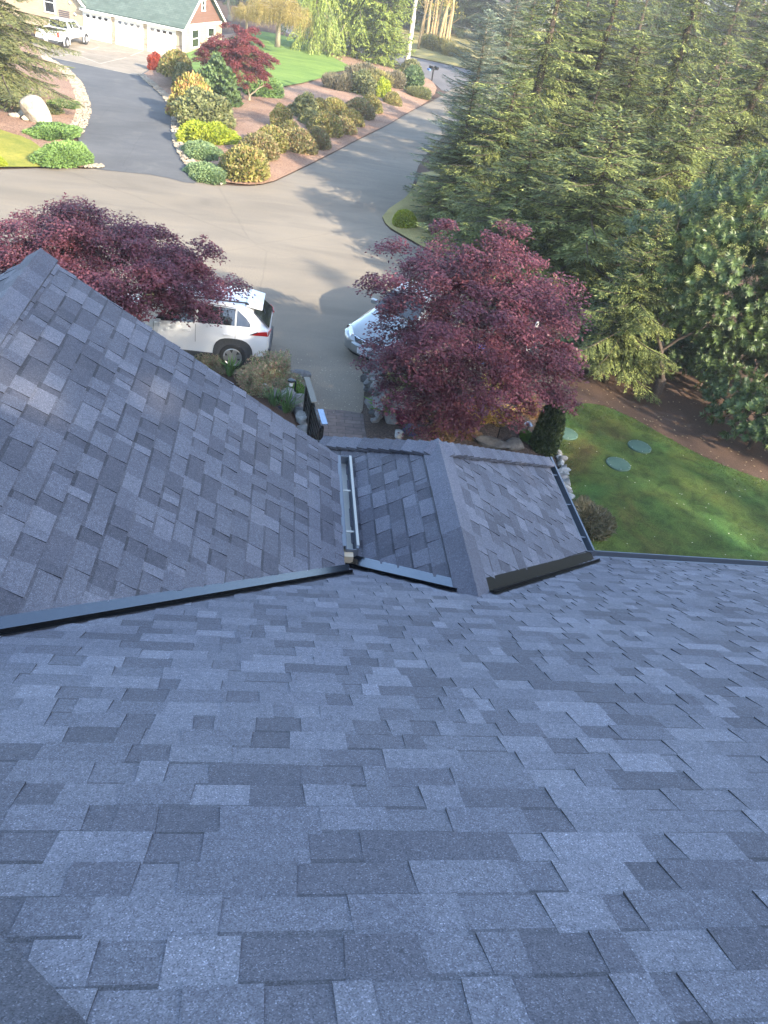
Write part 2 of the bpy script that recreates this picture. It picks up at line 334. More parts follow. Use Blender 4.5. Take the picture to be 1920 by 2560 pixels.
def shingle_plane(name, O, U, Vd, clip, parent, exp=.139, seed=1, v0=0.0, kmul=1.0):
    """O origin, U along the courses, Vd down the slope; clip: convex polygon in (u,v)"""
    rs = random.Random(seed); O = Vector(O); U = Vector(U).normalized(); Vd = Vector(Vd).normalized(); N = U.cross(Vd)
    if N.z < 0: N = -N
    ar = sum(clip[i][0]*clip[(i+1) % len(clip)][1]-clip[(i+1) % len(clip)][0]*clip[i][1] for i in range(len(clip)))
    if ar < 0: clip = clip[::-1]
    us = [p[0] for p in clip]; vs_ = [p[1] for p in clip]; u0, u1 = min(us), max(us); va, vb = min(vs_), max(vs_)
    verts, faces, cols = [], [], []
    k = math.floor((va-v0)/exp); last = 2
    while v0+k*exp < vb+exp:
        top, bot = v0+k*exp-.004, v0+(k+1)*exp+rs.uniform(-.0015, .0015); u = u0-rs.uniform(0, .35); raised = rs.random() < .5
        ph = rs.uniform(0, 6.28); fl2 = 0.0
        while u < u1:
            wd = rs.choice((.075, .11, .14, .165, .19, .22, .26)) if raised else rs.choice((.07, .1, .13, .16, .2, .28))
            fl = fl2; fl2 = rs.uniform(-.009, .009)
            q = [(u, top), (u+wd+.001, top), (u+wd+fl2+.001, bot), (u+fl, bot)]
            q = [(a, b) for a, b in q]
            i = rs.choice((0, 1, 2, 3, 4, 5, 5, 1, 1, 2)) if raised else rs.choice((0, 4, 0, 1, 5, 1))
            if i == last: i = (i+2) % 6
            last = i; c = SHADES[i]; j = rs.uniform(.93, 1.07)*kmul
            hb = .0105 if raised else .0048
            if raised and rs.random() < .12: hb += rs.uniform(.001, .003)
            sv = top+rs.uniform(.018, .032) if (not raised or rs.random() < .25) else top+.006
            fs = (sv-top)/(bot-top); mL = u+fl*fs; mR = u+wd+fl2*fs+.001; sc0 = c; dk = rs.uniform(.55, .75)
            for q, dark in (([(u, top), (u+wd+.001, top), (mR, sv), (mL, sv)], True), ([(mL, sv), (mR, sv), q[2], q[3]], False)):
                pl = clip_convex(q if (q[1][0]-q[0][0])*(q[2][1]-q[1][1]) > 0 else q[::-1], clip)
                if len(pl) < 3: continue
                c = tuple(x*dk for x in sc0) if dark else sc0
                b0 = len(verts); n = len(pl)
                for (a, b) in pl:
                    f = (b-top)/(bot-top); h = .0008+hb*f+.0008*math.sin(a*5+ph)*f
                    verts.append(O+U*a+Vd*b+N*h)
                for (a, b) in pl: verts.append(O+U*a+Vd*b-N*.004)
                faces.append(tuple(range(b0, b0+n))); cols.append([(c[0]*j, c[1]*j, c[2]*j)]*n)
                for m_ in range(n):
                    p, q2 = m_, (m_+1) % n
                    faces.append((b0+p, b0+n+p, b0+n+q2, b0+q2)); cols.append([(c[0]*.22, c[1]*.22, c[2]*.22)]*4)  # side faces darkened, painting the shadow along the tab edges
            u += wd; raised = not raised if rs.random() < .93 else raised
        k += 1
    me = bpy.data.meshes.new(name); me.from_pydata(verts, [], faces)
    ca = me.color_attributes.new("shade", 'FLOAT_COLOR', 'CORNER'); arr = np.ones((sum(len(c) for c in cols), 4), dtype=np.float32)
    arr[:, :3] = np.array([x for c in cols for x in c]); ca.data.foreach_set("color", arr.ravel())
    me.materials.append(M_shing)
    bm = bmesh.new(); bm.from_mesh(me)
    for f in bm.faces:
        pass
    bm.free()
    # orient faces outwards (top face along N)
    me.update()
    flip = [p.index for p in me.polygons if len(p.vertices) > 0 and p.normal.dot(N) < -.5]
    if flip:
        me.flip_normals() if len(flip) > len(me.polygons)*.05 else None
    o = bpy.data.objects.new(name, me); lk(o, parent); return o
def cap_run(name, A, B, nL, nR, parent, exp=.143, half=.135, drop=.62, seed=3, lift=.012, thick=.009, kick=.014, kmul=1.0):
    """ridge or hip caps laid from B back to A: butts face A->B end B. nL/nR: unit vectors down each side from the ridge line"""
    rs = random.Random(seed); A = Vector(A); B = Vector(B); D = (B-A); L = D.length; D.normalize(); up = -(Vector(nL)+Vector(nR)).normalized(); nL = Vector(nL); nR = Vector(nR)
    verts, faces, cols = [], [], []
    n = int(L/exp)+1
    for k in range(n):
        s0 = max(0, L-(k+1)*exp-.16); s1 = L-k*exp
        if s1 <= 0.02: break
        hw = half+rs.uniform(-.004, .004); c = SHADES[rs.choice((0, 1, 5, 0, 5))]; j = rs.uniform(.93, 1.05)*kmul
        prof = [(nL*hw, 0), (nL*.04, 0), (Vector((0, 0, 0)), .006), (nR*.04, 0), (nR*hw, 0)]
        b0 = len(verts)
        for s, h in ((s0, lift), (s1, lift+kick)):
            for off, e in prof: verts.append(A+D*s+off+up*(h+e))
        for s, h in ((s0, lift), (s1, lift+kick)):
            for off, e in prof: verts.append(A+D*s+off+up*(h+e-thick))
        cc = (c[0]*j, c[1]*j, c[2]*j)
        for i in range(4):
            faces.append((b0+i, b0+i+1, b0+5+i+1, b0+5+i)); cols.append([cc]*4)
            faces.append((b0+5+i, b0+5+i+1, b0+15+i+1, b0+15+i)); cols.append([tuple(x*.5 for x in cc)]*4)
            faces.append((b0+10+i, b0+15+i, b0+15+i+1, b0+10+i+1)); cols.append([cc]*4)
        for i in (0, 4):
            faces.append((b0+i, b0+5+i, b0+15+i, b0+10+i)); cols.append([tuple(x*.6 for x in cc)]*4)
    me = bpy.data.meshes.new(name); me.from_pydata(verts, [], faces)
    ca = me.color_attributes.new("shade", 'FLOAT_COLOR', 'CORNER'); arr = np.ones((sum(len(c) for c in cols), 4), dtype=np.float32)
    arr[:, :3] = np.array([x for c in cols for x in c]); ca.data.foreach_set("color", arr.ravel())
    me.materials.append(M_shing); me.update(); o = bpy.data.objects.new(name, me); lk(o, parent); return o

house = empty("house", (0, 0, 0), 0, "grey shingled house roof filling the near half of the photo", "house")
T = .6332; ca, sa = math.cos(math.atan(T)), math.sin(math.atan(T)); ZR = H-1.1836     # main slope: z = ZR - T*y
def zm(y): return ZR-T*y
Y0, YE = -6.4, 6.25  # unseen ridge set far back and high to lengthen its shade on the wings
X_R, X_L = 9.5, -6.0
def uv_main(x, y): return (x, (y-0)/ca)
# planes of the wings (world z)
LX, LZ = .66, H-4.09                        # left wing eave
def zl(x): return LZ-.66*(x-LX)
LRX = -1.87; LRZ = zl(LRX)
MX, MZ = 1.565, H-3.70; TM = .665           # middle wing ridge
# --- main slope split so that the wings may sit on it
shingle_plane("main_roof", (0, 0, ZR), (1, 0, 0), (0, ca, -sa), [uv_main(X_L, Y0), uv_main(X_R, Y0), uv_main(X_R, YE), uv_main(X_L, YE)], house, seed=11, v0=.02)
# back slope and deck
d = MB()
d.prism([(X_L, Y0, zm(Y0)-.012), (X_R, Y0, zm(Y0)-.012), (X_R, YE, zm(YE)-.012), (X_L, YE, zm(YE)-.012)], (0, 0, -.16))
d.prism([(X_L, Y0, zm(Y0)-.012), (X_R, Y0, zm(Y0)-.012), (X_R, Y0-10, zm(Y0)-6.2), (X_L, Y0-10, zm(Y0)-6.2)], (0, 0, -.16))
d.build("roof_deck", M_trim, house)
cap_run("ridge_cap", (X_R, Y0, zm(Y0)), (X_L, Y0, zm(Y0)), (0, ca, -sa), (0, -.85, -.52), house, seed=5)
# low corner cap close to the camera, bottom left
pA = inter(-60, 2300, (0, T, 1), -1.1836); pB = inter(230, 2600, (0, T, 1), -1.1836)
dv = (Vector(pB)-Vector(pA)).normalized(); nrm = Vector((0, sa, ca)); sd = nrm.cross(dv).normalized()
if sd.dot(Vector((1, 1, 0))) < 0: sd = -sd
pA2 = Vector(pA)-sd*.15-dv*.6; pB2 = Vector(pB)-sd*.15+dv*.5; pass
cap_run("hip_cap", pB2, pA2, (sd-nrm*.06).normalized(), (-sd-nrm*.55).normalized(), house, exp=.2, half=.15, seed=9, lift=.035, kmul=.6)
# --- left wing, right-hand face. u along +Y, v down the slope (+X)
al = math.atan(.66); YF = 6.30
def uvl(x, y): return (y, (x-LRX)/math.cos(al))
def yv(x): return (ZR-zl(x))/T             # where it meets the main slope
g = .10
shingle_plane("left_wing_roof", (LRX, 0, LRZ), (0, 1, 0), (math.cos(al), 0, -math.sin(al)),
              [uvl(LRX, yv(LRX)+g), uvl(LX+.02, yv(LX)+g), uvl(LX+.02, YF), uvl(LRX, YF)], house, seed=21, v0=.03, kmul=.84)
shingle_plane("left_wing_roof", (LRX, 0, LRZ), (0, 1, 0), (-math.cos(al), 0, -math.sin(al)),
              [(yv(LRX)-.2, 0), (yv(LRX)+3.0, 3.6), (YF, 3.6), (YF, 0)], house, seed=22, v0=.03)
cap_run("ridge_cap", (LRX, 1.2, LRZ), (LRX, YF+.03, LRZ), (math.cos(al), 0, -math.sin(al)), (-math.cos(al), 0, -math.sin(al)), house, exp=.2, half=.15, seed=31, lift=.014)
d = MB(); e = .02
d.prism([(LRX, -.5, LRZ-e), (LX, 4.5, LZ-e), (LX, YF-.01, LZ-e), (LRX, YF-.01, LRZ-e)], (0, 0, -.14))
d.prism([(LRX, -.5, LRZ-e), (LRX-3.2, 2.5, LRZ-3.2*.66-e), (LRX-3.2, YF-.01, LRZ-3.2*.66-e), (LRX, YF-.01, LRZ-e)], (0, 0, -.14))
d.build("wing_deck", M_trim, house)
# gable wall below
wl = MB(); wl.prism([(LRX-3, 6.0, 0), (LX-.25, 6.0, 0), (LX-.25, 6.0, LZ-.05), (LRX, 6.0, LRZ-.25), (LRX-3, 6.0, LRZ-2.1)], (0, -6, 0))
wl.prism([(LX-.25, 6.55, 0), (3.25, 7.4, 0), (3.25, 7.4, H-5.2), (LX-.25, 6.55, H-5.2)], (0, -3, 0))
wl.prism([(-5.6, 5.95, 0), (9.2, 5.95, 0), (9.2, 5.95, zm(5.95)-.2), (-5.6, 5.95, zm(5.95)-.2)], (0, -1.0, 0))
wl.prism([(-5.6, 4.9, 0), (9.2, 4.9, 0), (9.2, 4.9, zm(5.5)-.3), (9.2, Y0, zm(Y0)-.3), (9.2, Y0-9, zm(Y0)-6), (9.2, Y0-9, 0)], (0, 0, 0)) if False else None
for sx in (-5.7, 9.1):
    wl.prism([(sx, 5.9, 0), (sx, 5.9, zm(5.9)-.25), (sx, Y0, zm(Y0)-.25), (sx, Y0-9, zm(Y0)-5.9), (sx, Y0-9, 0)], (.12, 0, 0))
wl.prism([(-5.6, Y0-9, 0), (9.2, Y0-9, 0), (9.2, Y0-9, zm(Y0)-5.9), (-5.6, Y0-9, zm(Y0)-5.9)], (0, .12, 0))
wl.build("wall", M_wall, house)
# --- middle wing: ridge along +Y ending in a hip
am = math.atan(TM); cm, sm_ = math.cos(am), math.sin(am)
XR, XL, YR1 = 3.46, .60, 5.96                # right eave, left edge, hip start
def zmid(x): return MZ-TM*abs(x-MX)
def ym(x): return (ZR-zmid(x))/T
YER = YR1+(XR-MX); YEL = YR1+(MX-XL)
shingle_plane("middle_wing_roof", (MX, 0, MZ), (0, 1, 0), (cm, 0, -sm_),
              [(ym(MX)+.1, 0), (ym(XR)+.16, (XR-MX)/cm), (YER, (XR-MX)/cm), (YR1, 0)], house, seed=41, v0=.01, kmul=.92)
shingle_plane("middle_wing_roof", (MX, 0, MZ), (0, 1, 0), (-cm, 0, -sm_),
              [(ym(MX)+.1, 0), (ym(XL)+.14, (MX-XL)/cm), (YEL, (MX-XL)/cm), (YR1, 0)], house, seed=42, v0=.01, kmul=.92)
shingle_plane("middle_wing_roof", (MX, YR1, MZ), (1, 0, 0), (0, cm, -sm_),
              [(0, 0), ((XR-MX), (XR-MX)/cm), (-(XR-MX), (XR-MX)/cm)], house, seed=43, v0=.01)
cap_run("ridge_cap", (MX, ym(MX)-.08, MZ), (MX, YR1+.10, MZ), (cm, 0, -sm_), (-cm, 0, -sm_), house, exp=.33, half=.165, seed=33, lift=.016)
def hipcap(x1, y1, seed, exp):
    A = Vector((MX, YR1, MZ)); B = Vector((x1, y1, zmid(x1))); sx = 1 if x1 > MX else -1
    D = (B-A).normalized(); n1 = Vector((sx*sm_, 0, cm)); n2 = Vector((0, sm_, cm))
    t1 = n1.cross(D).normalized(); t1 = t1 if t1.y < 0 else -t1
    t2 = n2.cross(D).normalized(); t2 = t2 if t2.y > 0 else -t2
    cap_run("hip_cap", A, B, t1, t2, house, exp=exp, half=.14, seed=seed, lift=.022, thick=.014, kick=.036)
hipcap(XR, YER, 51, .143); hipcap(XL, YEL, 52, .143)
d = MB(); e = .02
d.prism([(MX, 3.7, MZ-e), (XR, 5.6, zmid(XR)-e), (XR, YER, zmid(XR)-e), (MX, YR1, MZ-e)], (0, 0, -.12))
d.prism([(MX, 3.7, MZ-e), (XL, 4.2, zmid(XL)-e), (XL, YEL, zmid(XL)-e), (MX, YR1, MZ-e)], (0, 0, -.12))
d.prism([(MX, YR1, MZ-e), (XR, YER, zmid(XR)-e), (2*MX-XR, YER, zmid(XR)-e)], (0, 0, -.12))
d.build("wing_deck", M_trim, house)
# --- gutters
def gutter(name, x0, x1, ya, yb, z, wall=.012, depth=.10, mats=(M_gut, M_gutw)):
    mb = MB()
    s = 1 if x1 > x0 else -1; L = yb-ya; yc = (ya+yb)/2
    mb.box((x0+s*.006, yc, z-depth/2-.01), (wall, L, depth)); mb.box((x1, yc, z-depth/2), (wall*1.6, L, depth+.01), mi=0)
    mb.box(((x0+x1)/2, yc, z-depth), (abs(x1-x0)-.01, L-.002, .008), mi=1)
    for yy in (ya, yb): mb.box(((x0+x1)/2, yy, z-depth/2-.004), (abs(x1-x0)-.012, .008, depth-.01))
    y = ya+.25
    while y < yb: mb.box(((x0+x1)/2, y, z-.02), (abs(x1-x0)-.03, .02, .006), mi=1); y += .6
    return mb.build(name, list(mats), house)
gutter("gutter", LX+.045, LX+.145, 4.93, 6.34, LZ-.03, mats=(M_gut, M_gutw))
d = MB(); d.box((LX+.02, (4.93+YF)/2, LZ-.012), (.05, YF-4.93, .012)); d.box((LX-.005, (4.93+YF)/2, LZ-.07), (.012, YF-4.93, .11)); d.build("drip_edge", M_gut, house)
d = MB(); d.box((LX+.15, (5.0+6.3)/2, LZ-.028), (.022, 1.36, .012)); d.build("gutter_lip", M_gutw, house)
d = MB(); d.box((LX+.05, 4.92, LZ-.20), (.12, .10, .26)); d.build("corner_board", plain("beige_board", (.55, .47, .34), .8), house)
zr = zmid(XR)
gutter("gutter", XR+.01, XR+.095, ym(XR)+.18, YER+.12, zr-.005, mats=(M_gut, M_gut))
mb = MB(); 
for (y, z, h) in ((YE+.01, zm(YE)-.05, .11), (YE+.12, zm(YE)-.055, .10)): mb.box(((XR+.2+X_R)/2, y, z), (X_R-XR-.2, .012, h))
mb.box(((XR+.2+X_R)/2, YE+.065, zm(YE)-.10), (X_R-XR-.2, .1, .008)); mb.box(((XR+.2+X_R)/2, YE-.01, zm(YE)+.004), (X_R-XR-.2, .05, .006)); mb.build("eave_gutter", M_gut, house)
# --- valley metal: a folded strip lying along each valley
def valley(name, pa, pb, zwing, wwing, wmain, mat, rib=True):
    """pa,pb (x,y) on the valley line; wwing / wmain: width up each slope as (dx,dy) vectors"""
    mb = MB()
    def Pm(x, y, h): return (x, y, zm(y)+h)
    def Pw(x, y, h): return (x, y, zwing(x)+h)
    n = 6
    for i in range(n):
        t0, t1 = i/n, (i+1)/n
        q = []
        for t in (t0, t1):
            x = pa[0]+(pb[0]-pa[0])*t; y = pa[1]+(pb[1]-pa[1])*t
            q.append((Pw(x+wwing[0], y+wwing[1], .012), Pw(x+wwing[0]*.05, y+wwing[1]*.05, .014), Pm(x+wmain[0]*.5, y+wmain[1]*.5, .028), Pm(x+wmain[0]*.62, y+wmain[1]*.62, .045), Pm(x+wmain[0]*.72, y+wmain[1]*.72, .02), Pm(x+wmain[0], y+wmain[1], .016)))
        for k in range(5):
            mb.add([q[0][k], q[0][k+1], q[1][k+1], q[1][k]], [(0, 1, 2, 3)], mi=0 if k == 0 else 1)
    return mb.build(name, [mat, M_dark], house)
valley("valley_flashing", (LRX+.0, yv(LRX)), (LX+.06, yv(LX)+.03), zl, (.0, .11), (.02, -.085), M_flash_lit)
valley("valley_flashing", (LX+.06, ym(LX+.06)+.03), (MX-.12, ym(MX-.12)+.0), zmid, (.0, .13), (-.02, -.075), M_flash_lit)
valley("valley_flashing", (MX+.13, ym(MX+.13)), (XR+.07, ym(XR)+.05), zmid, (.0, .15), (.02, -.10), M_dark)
# ------------------------------------------------------------------ plants
def unit(a): return a/np.maximum(1e-9, np.linalg.norm(a, axis=-1, keepdims=True))
def kites(P, D, L, W, up=None, fold=.15, rng=RNG):
    """leaf shaped quads. P base (n,3) D direction L length W width (n,)"""
    n = len(P); P = np.asarray(P, float); D = unit(np.asarray(D, float)); L = np.broadcast_to(L, (n,))[:, None]; W = np.broadcast_to(W, (n,))[:, None]
    if up is None: up = unit(rng.normal(size=(n, 3)))
    up = np.broadcast_to(up, (n, 3)); S = unit(np.cross(D, up)+1e-6); N = np.cross(S, D)
    m = P+D*L*.45+N*L*fold*.5
    V = np.stack([P, m+S*W*.5, P+D*L, m-S*W*.5], 1)
    return V
def leafobj(name, Vs, mat, parent, smooth=False):
    V = np.concatenate(Vs) if isinstance(Vs, list) else Vs
    n = len(V); return mesh_np(name, V.reshape(-1, 3), np.arange(n*4).reshape(-1, 4), mat, parent, smooth)
M_bark = ground_mat("bark", [(.3, (.06, .045, .035)), (.7, (.13, .10, .08))], [(.3, (.6, .6, .6)), (.7, (1.4, 1.4, 1.4))], 3, 30, bump=1, bdist=.03, stretch=(1, 1, .2))
M_barkg = ground_mat("pale_bark", [(.3, (.20, .17, .12)), (.7, (.34, .29, .20))], [(.3, (.6, .6, .6)), (.7, (1.3, 1.3, 1.3))], 3, 30, bump=1, bdist=.03, stretch=(1, 1, .2))
M_barkm = ground_mat("maple_bark", [(.3, (.055, .04, .04)), (.7, (.12, .085, .08))], [(.3, (.7, .7, .7)), (.7, (1.3, 1.3, 1.3))], 3, 30, bump=.6, bdist=.02)
L_spr = leaf_mat("spruce_needles", [(.07, .095, .036), (.145, .18, .062), (.225, .255, .085), (.10, .135, .052), (.34, .365, .135)], .25, clump=(.38, 1.6, 1.3))  # strong clump contrast paints sunlit boughs and shaded gaps into the needles
L_fir = leaf_mat("silver_needles", [(.13, .175, .13), (.20, .25, .18), (.29, .33, .24), (.17, .22, .15), (.42, .45, .34)], .15, clump=(.6, 1.3, 1.2))  # milder lit and shaded clumps put into the colour
L_dark = leaf_mat("dark_needles", [(.028, .045, .022), (.05, .075, .032), (.07, .10, .042), (.10, .13, .05)], .15)
L_deo = leaf_mat("deodar_needles", [(.15, .21, .045), (.23, .30, .065), (.32, .38, .09), (.18, .24, .06)], .25, clump=(.6, 1.3, .8))  # light and shade between boughs painted as paler and darker clumps
L_cyp = leaf_mat("cypress_sprays", [(.14, .19, .045), (.21, .27, .06), (.29, .34, .08), (.12, .17, .05)], .2)
L_weep = leaf_mat("weeping_leaves", [(.25, .18, .055), (.34, .25, .08), (.30, .26, .07), (.40, .32, .12)], .3)
L_map = leaf_mat("maple_leaves", [(.10, .034, .056), (.14, .048, .072), (.185, .062, .088), (.12, .042, .070), (.25, .09, .11)], .32, .5, .4)
L_mapg = leaf_mat("maple_leaves_far", [(.17, .04, .05), (.23, .06, .07), (.28, .08, .085), (.20, .055, .06)], .3)
L_lau = leaf_mat("glossy_leaves", [(.035, .062, .024), (.058, .095, .036), (.085, .13, .046), (.12, .165, .065)], .16, .42, .35)
L_yel = leaf_mat("yellow_leaves", [(.40, .36, .08), (.52, .46, .14), (.32, .33, .07), (.40, .14, .06), (.55, .50, .2)], .3)
L_lime = leaf_mat("lime_leaves", [(.16, .26, .02), (.24, .36, .03), (.30, .42, .05)], .35)
L_box = leaf_mat("azalea_leaves", [(.20, .19, .05), (.29, .27, .08), (.15, .18, .05), (.30, .19, .08), (.40, .37, .15)], .2)
L_rus = leaf_mat("russet_leaves", [(.22, .165, .075), (.21, .21, .075), (.28, .17, .10), (.16, .175, .065), (.32, .28, .13)], .2)
L_olv = leaf_mat("olive_leaves", [(.14, .155, .06), (.20, .21, .085), (.11, .14, .055), (.28, .26, .13)], .2)
L_grn = leaf_mat("green_leaves", [(.065, .115, .04), (.10, .165, .055), (.15, .21, .085), (.08, .13, .06)], .2)
L_jun = leaf_mat("juniper_sprays", [(.13, .23, .06), (.18, .29, .075), (.11, .19, .07), (.22, .33, .09)], .2)
L_junb = leaf_mat("blue_juniper_sprays", [(.20, .29, .13), (.28, .37, .18), (.17, .25, .12)], .2)
L_thu = leaf_mat("thuja_sprays", [(.20, .27, .02), (.30, .36, .03), (.38, .40, .05)], .25)
L_red = leaf_mat("red_leaves", [(.28, .03, .015), (.38, .06, .02), (.32, .05, .03)], .3)
L_pie = leaf_mat("pieris_leaves", [(.19, .24, .11), (.30, .34, .19), (.38, .27, .21), (.42, .24, .20), (.42, .42, .29), (.15, .20, .09)], .25)
L_var = leaf_mat("variegated_leaves", [(.30, .30, .18), (.42, .40, .26), (.20, .22, .12), (.34, .30, .2)], .25)
L_cor = leaf_mat("coral_leaves", [(.24, .13, .075), (.20, .15, .075), (.28, .13, .085), (.16, .135, .06)], .25)
L_pink = leaf_mat("magenta_flowers", [(.20, .012, .09), (.28, .02, .13), (.14, .02, .06), (.05, .07, .03)], .2)
L_vio = leaf_mat("violet_flowers", [(.12, .05, .42), (.07, .13, .05), (.10, .17, .07), (.16, .06, .5)], .2)
L_bri = leaf_mat("bright_leaves", [(.12, .24, .04), (.18, .32, .06), (.09, .19, .04)], .3)
L_iris = leaf_mat("iris_leaves", [(.10, .20, .06), (.15, .27, .09), (.08, .16, .06)], .3)
L_gold = leaf_mat("gold_leaves", [(.5, .38, .12), (.6, .46, .18), (.45, .30, .12)], .35)
L_scr = leaf_mat("scrub_leaves", [(.30, .27, .08), (.40, .34, .12), (.22, .22, .07), (.36, .28, .12)], .25)
L_twig = leaf_mat("grey_twigs", [(.14, .12, .075), (.20, .17, .11), (.11, .11, .06)], .1)

def conifer(name, h, r, mat, seed, bark=M_bark, levels=None, droop=.25, upturn=.18, step=.11, nl=.15, nw=.042, taper=.85, low=.06, nb=None, dens=1.0, hang=.3, trunk_r=None):
    """returns (trunk object, crown object) unparented prototype meshes: trunk tapered, crown of branches carrying twigs and needles"""
    rg = np.random.default_rng(seed); K = []; mb = MB(); tr = trunk_r or h*.017
    mb.tube([(0, 0, -.3), (0, 0, .4), (.02*h*rg.uniform(-.3, .3), .02*h*rg.uniform(-.3, .3), h*.5), (0, 0, h*.97)], [tr*1.25, tr, tr*.62, .012], 9)
    nb = nb or int(h*7.6); br = MB()
    for i in range(nb):
        t = (i+rg.uniform(0, 1))/nb; z = h*(low+(1-low)*t**1.05); az = i*2.399+rg.uniform(-.5, .5)
        L = r*((1-t)**taper)*rg.uniform(.5, 1.2)+.12
        m = max(4, int(L/step)); s = np.linspace(0, 1, m)
        ca_, sa_ = math.cos(az), math.sin(az)
        el = .25-.55*(1-t)+rg.uniform(-.12, .12)
        x = s*L*math.cos(el*.6); zz = z+L*(math.sin(el)*s-droop*s**2*(1-t*.6)+upturn*s**3)
        wob = np.cumsum(rg.normal(0, .012, m))*L*.4
        P = np.stack([ca_*x-sa_*wob, sa_*x+ca_*wob, zz], 1); T = unit(np.gradient(P, axis=0)); Sd = np.array([-sa_, ca_, 0])
        mb.tube([tuple(P[k]) for k in (0, m//2, m-1)], [.012+L*.010, .008+L*.006, .004], 4, cap=False)
        for sgn in (-1, 1):
            tl = L*.38*(1-s)**.7*rg.uniform(.6, 1.15, m)+.10
            tl[s < .12] *= .5
            dirs = unit(T*.75+Sd*sgn*rg.uniform(.6, 1.0, (m, 1))+np.array([0, 0, -1])*rg.uniform(0, hang*1.4, (m, 1)))
            for k in range(m):
                if rg.random() > dens: continue
                q = max(2, int(tl[k]/(nl*.42))); u = np.linspace(.0, 1, q)[:, None]
                pts = P[k]+dirs[k]*tl[k]*u+np.array([0, 0, -1])*(hang*.5*tl[k]*u**2)
                for s2 in (-1, 1):
                    dd = unit(dirs[k]*1.0+np.cross(dirs[k], [0, 0, 1])*s2*.62+rg.normal(0, .14, (q, 3))-np.array([0, 0, hang*.35]))
                    K.append(kites(pts, dd, nl*rg.uniform(.75, 1.2, q), nw, up=unit(np.array([0, 0, 1])+rg.normal(0, .35, (q, 3)))))
        # tip
        K.append(kites(P[-3:], T[-3:], nl*1.3, nw*1.1))
    nt_ = 14; tz = np.linspace(h*.93, h, nt_)
    K.append(kites(np.stack([0*tz, 0*tz, tz], 1), unit(rg.normal(0, .5, (nt_, 3))+[0, 0, .9]), nl*1.2, nw))
    tk = mb.build("trunk", bark, None, smooth=True, fix=False); bo = None
    cr = leafobj("crown", K, mat, None)
    return tk, cr
BASE = {}; USED = set()
def proto_tree(name, parts):
    r = bpy.data.objects.new(name, None); COL.objects.link(r); BASE[r.as_pointer()] = name
    for p in parts: p.parent = r
    return r

def put(proto, loc, rz, sc, label, cat, group=None, mat=None, name=None, lean=None):
    if proto.as_pointer() in USED: o = copy_tree(proto); o.name = name or BASE[proto.as_pointer()]
    else: o = proto; USED.add(proto.as_pointer())
    if name: o.name = name
    o.location = loc; o.rotation_euler = (lean[0] if lean else 0, lean[1] if lean else 0, rz); o.scale = sc if hasattr(sc, '__len__') else (sc,)*3
    if mat:
        for c in o.children:
            if c.name.startswith(("crown", "foliage")):
                c.material_slots[0].link = 'OBJECT'; c.material_slots[0].material = mat
    return tag(o, label, cat, group)
def leafball(C, R, n, L, W, rng, flat=.0, out=.6, up=.25):
    """n leaves spread in ellipsoids: C (3) R (3)"""
    u = unit(rng.normal(size=(n, 3))); rr = rng.uniform(.35, 1, (n, 1))**.5
    P = np.array(C)+u*rr*np.array(R); D = unit(u*out+rng.normal(0, .6, (n, 3))+np.array([0, 0, up]))
    return kites(P, D, L*rng.uniform(.7, 1.25, n), W*rng.uniform(.8, 1.2, n), up=unit(rng.normal(0, .5, (n, 3))+[0, 0, 1.0]))
def skeleton(mb, base, tips, r0, rng, fork=.25, thin=.006, sag=.1):
    """joins every tip to the nearest point of the wood already there"""
    nodes = [np.array(base, float), np.array(base)+np.array([0, 0, fork])]; rad_ = [r0*1.2, r0]
    mb.tube([tuple(nodes[0]-np.array([0, 0, .15])), tuple(nodes[0]), tuple(nodes[1])], [r0*1.5, r0*1.15, r0], 8)
    tips = sorted(tips, key=lambda p: np.linalg.norm(np.array(p)-nodes[1]))
    for p in tips:
        p = np.array(p); A = np.array(nodes[1:]); cost = np.linalg.norm(A-p, axis=1)+.35*np.linalg.norm(A-nodes[1], axis=1)*.6+np.maximum(0, A[:, 2]-p[2])*1.5
        k = int(np.argmin(cost))+1; a = nodes[k]; L = np.linalg.norm(p-a); ra = max(thin, rad_[k]*.72)
        n = max(3, int(L/.22)); pts = []
        for i in range(n+1):
            s = i/n; q = a*(1-s)+p*s+np.array([0, 0, sag*L*math.sin(s*math.pi)])+rng.normal(0, .018*L, 3)*math.sin(s*math.pi); pts.append(q)
        rs = [ra*(1-.5*i/n) for i in range(n+1)]
        mb.tube([tuple(q) for q in pts], rs, 5, cap=False)
        for q, r_ in list(zip(pts, rs))[1:]: nodes.append(q); rad_.append(r_)
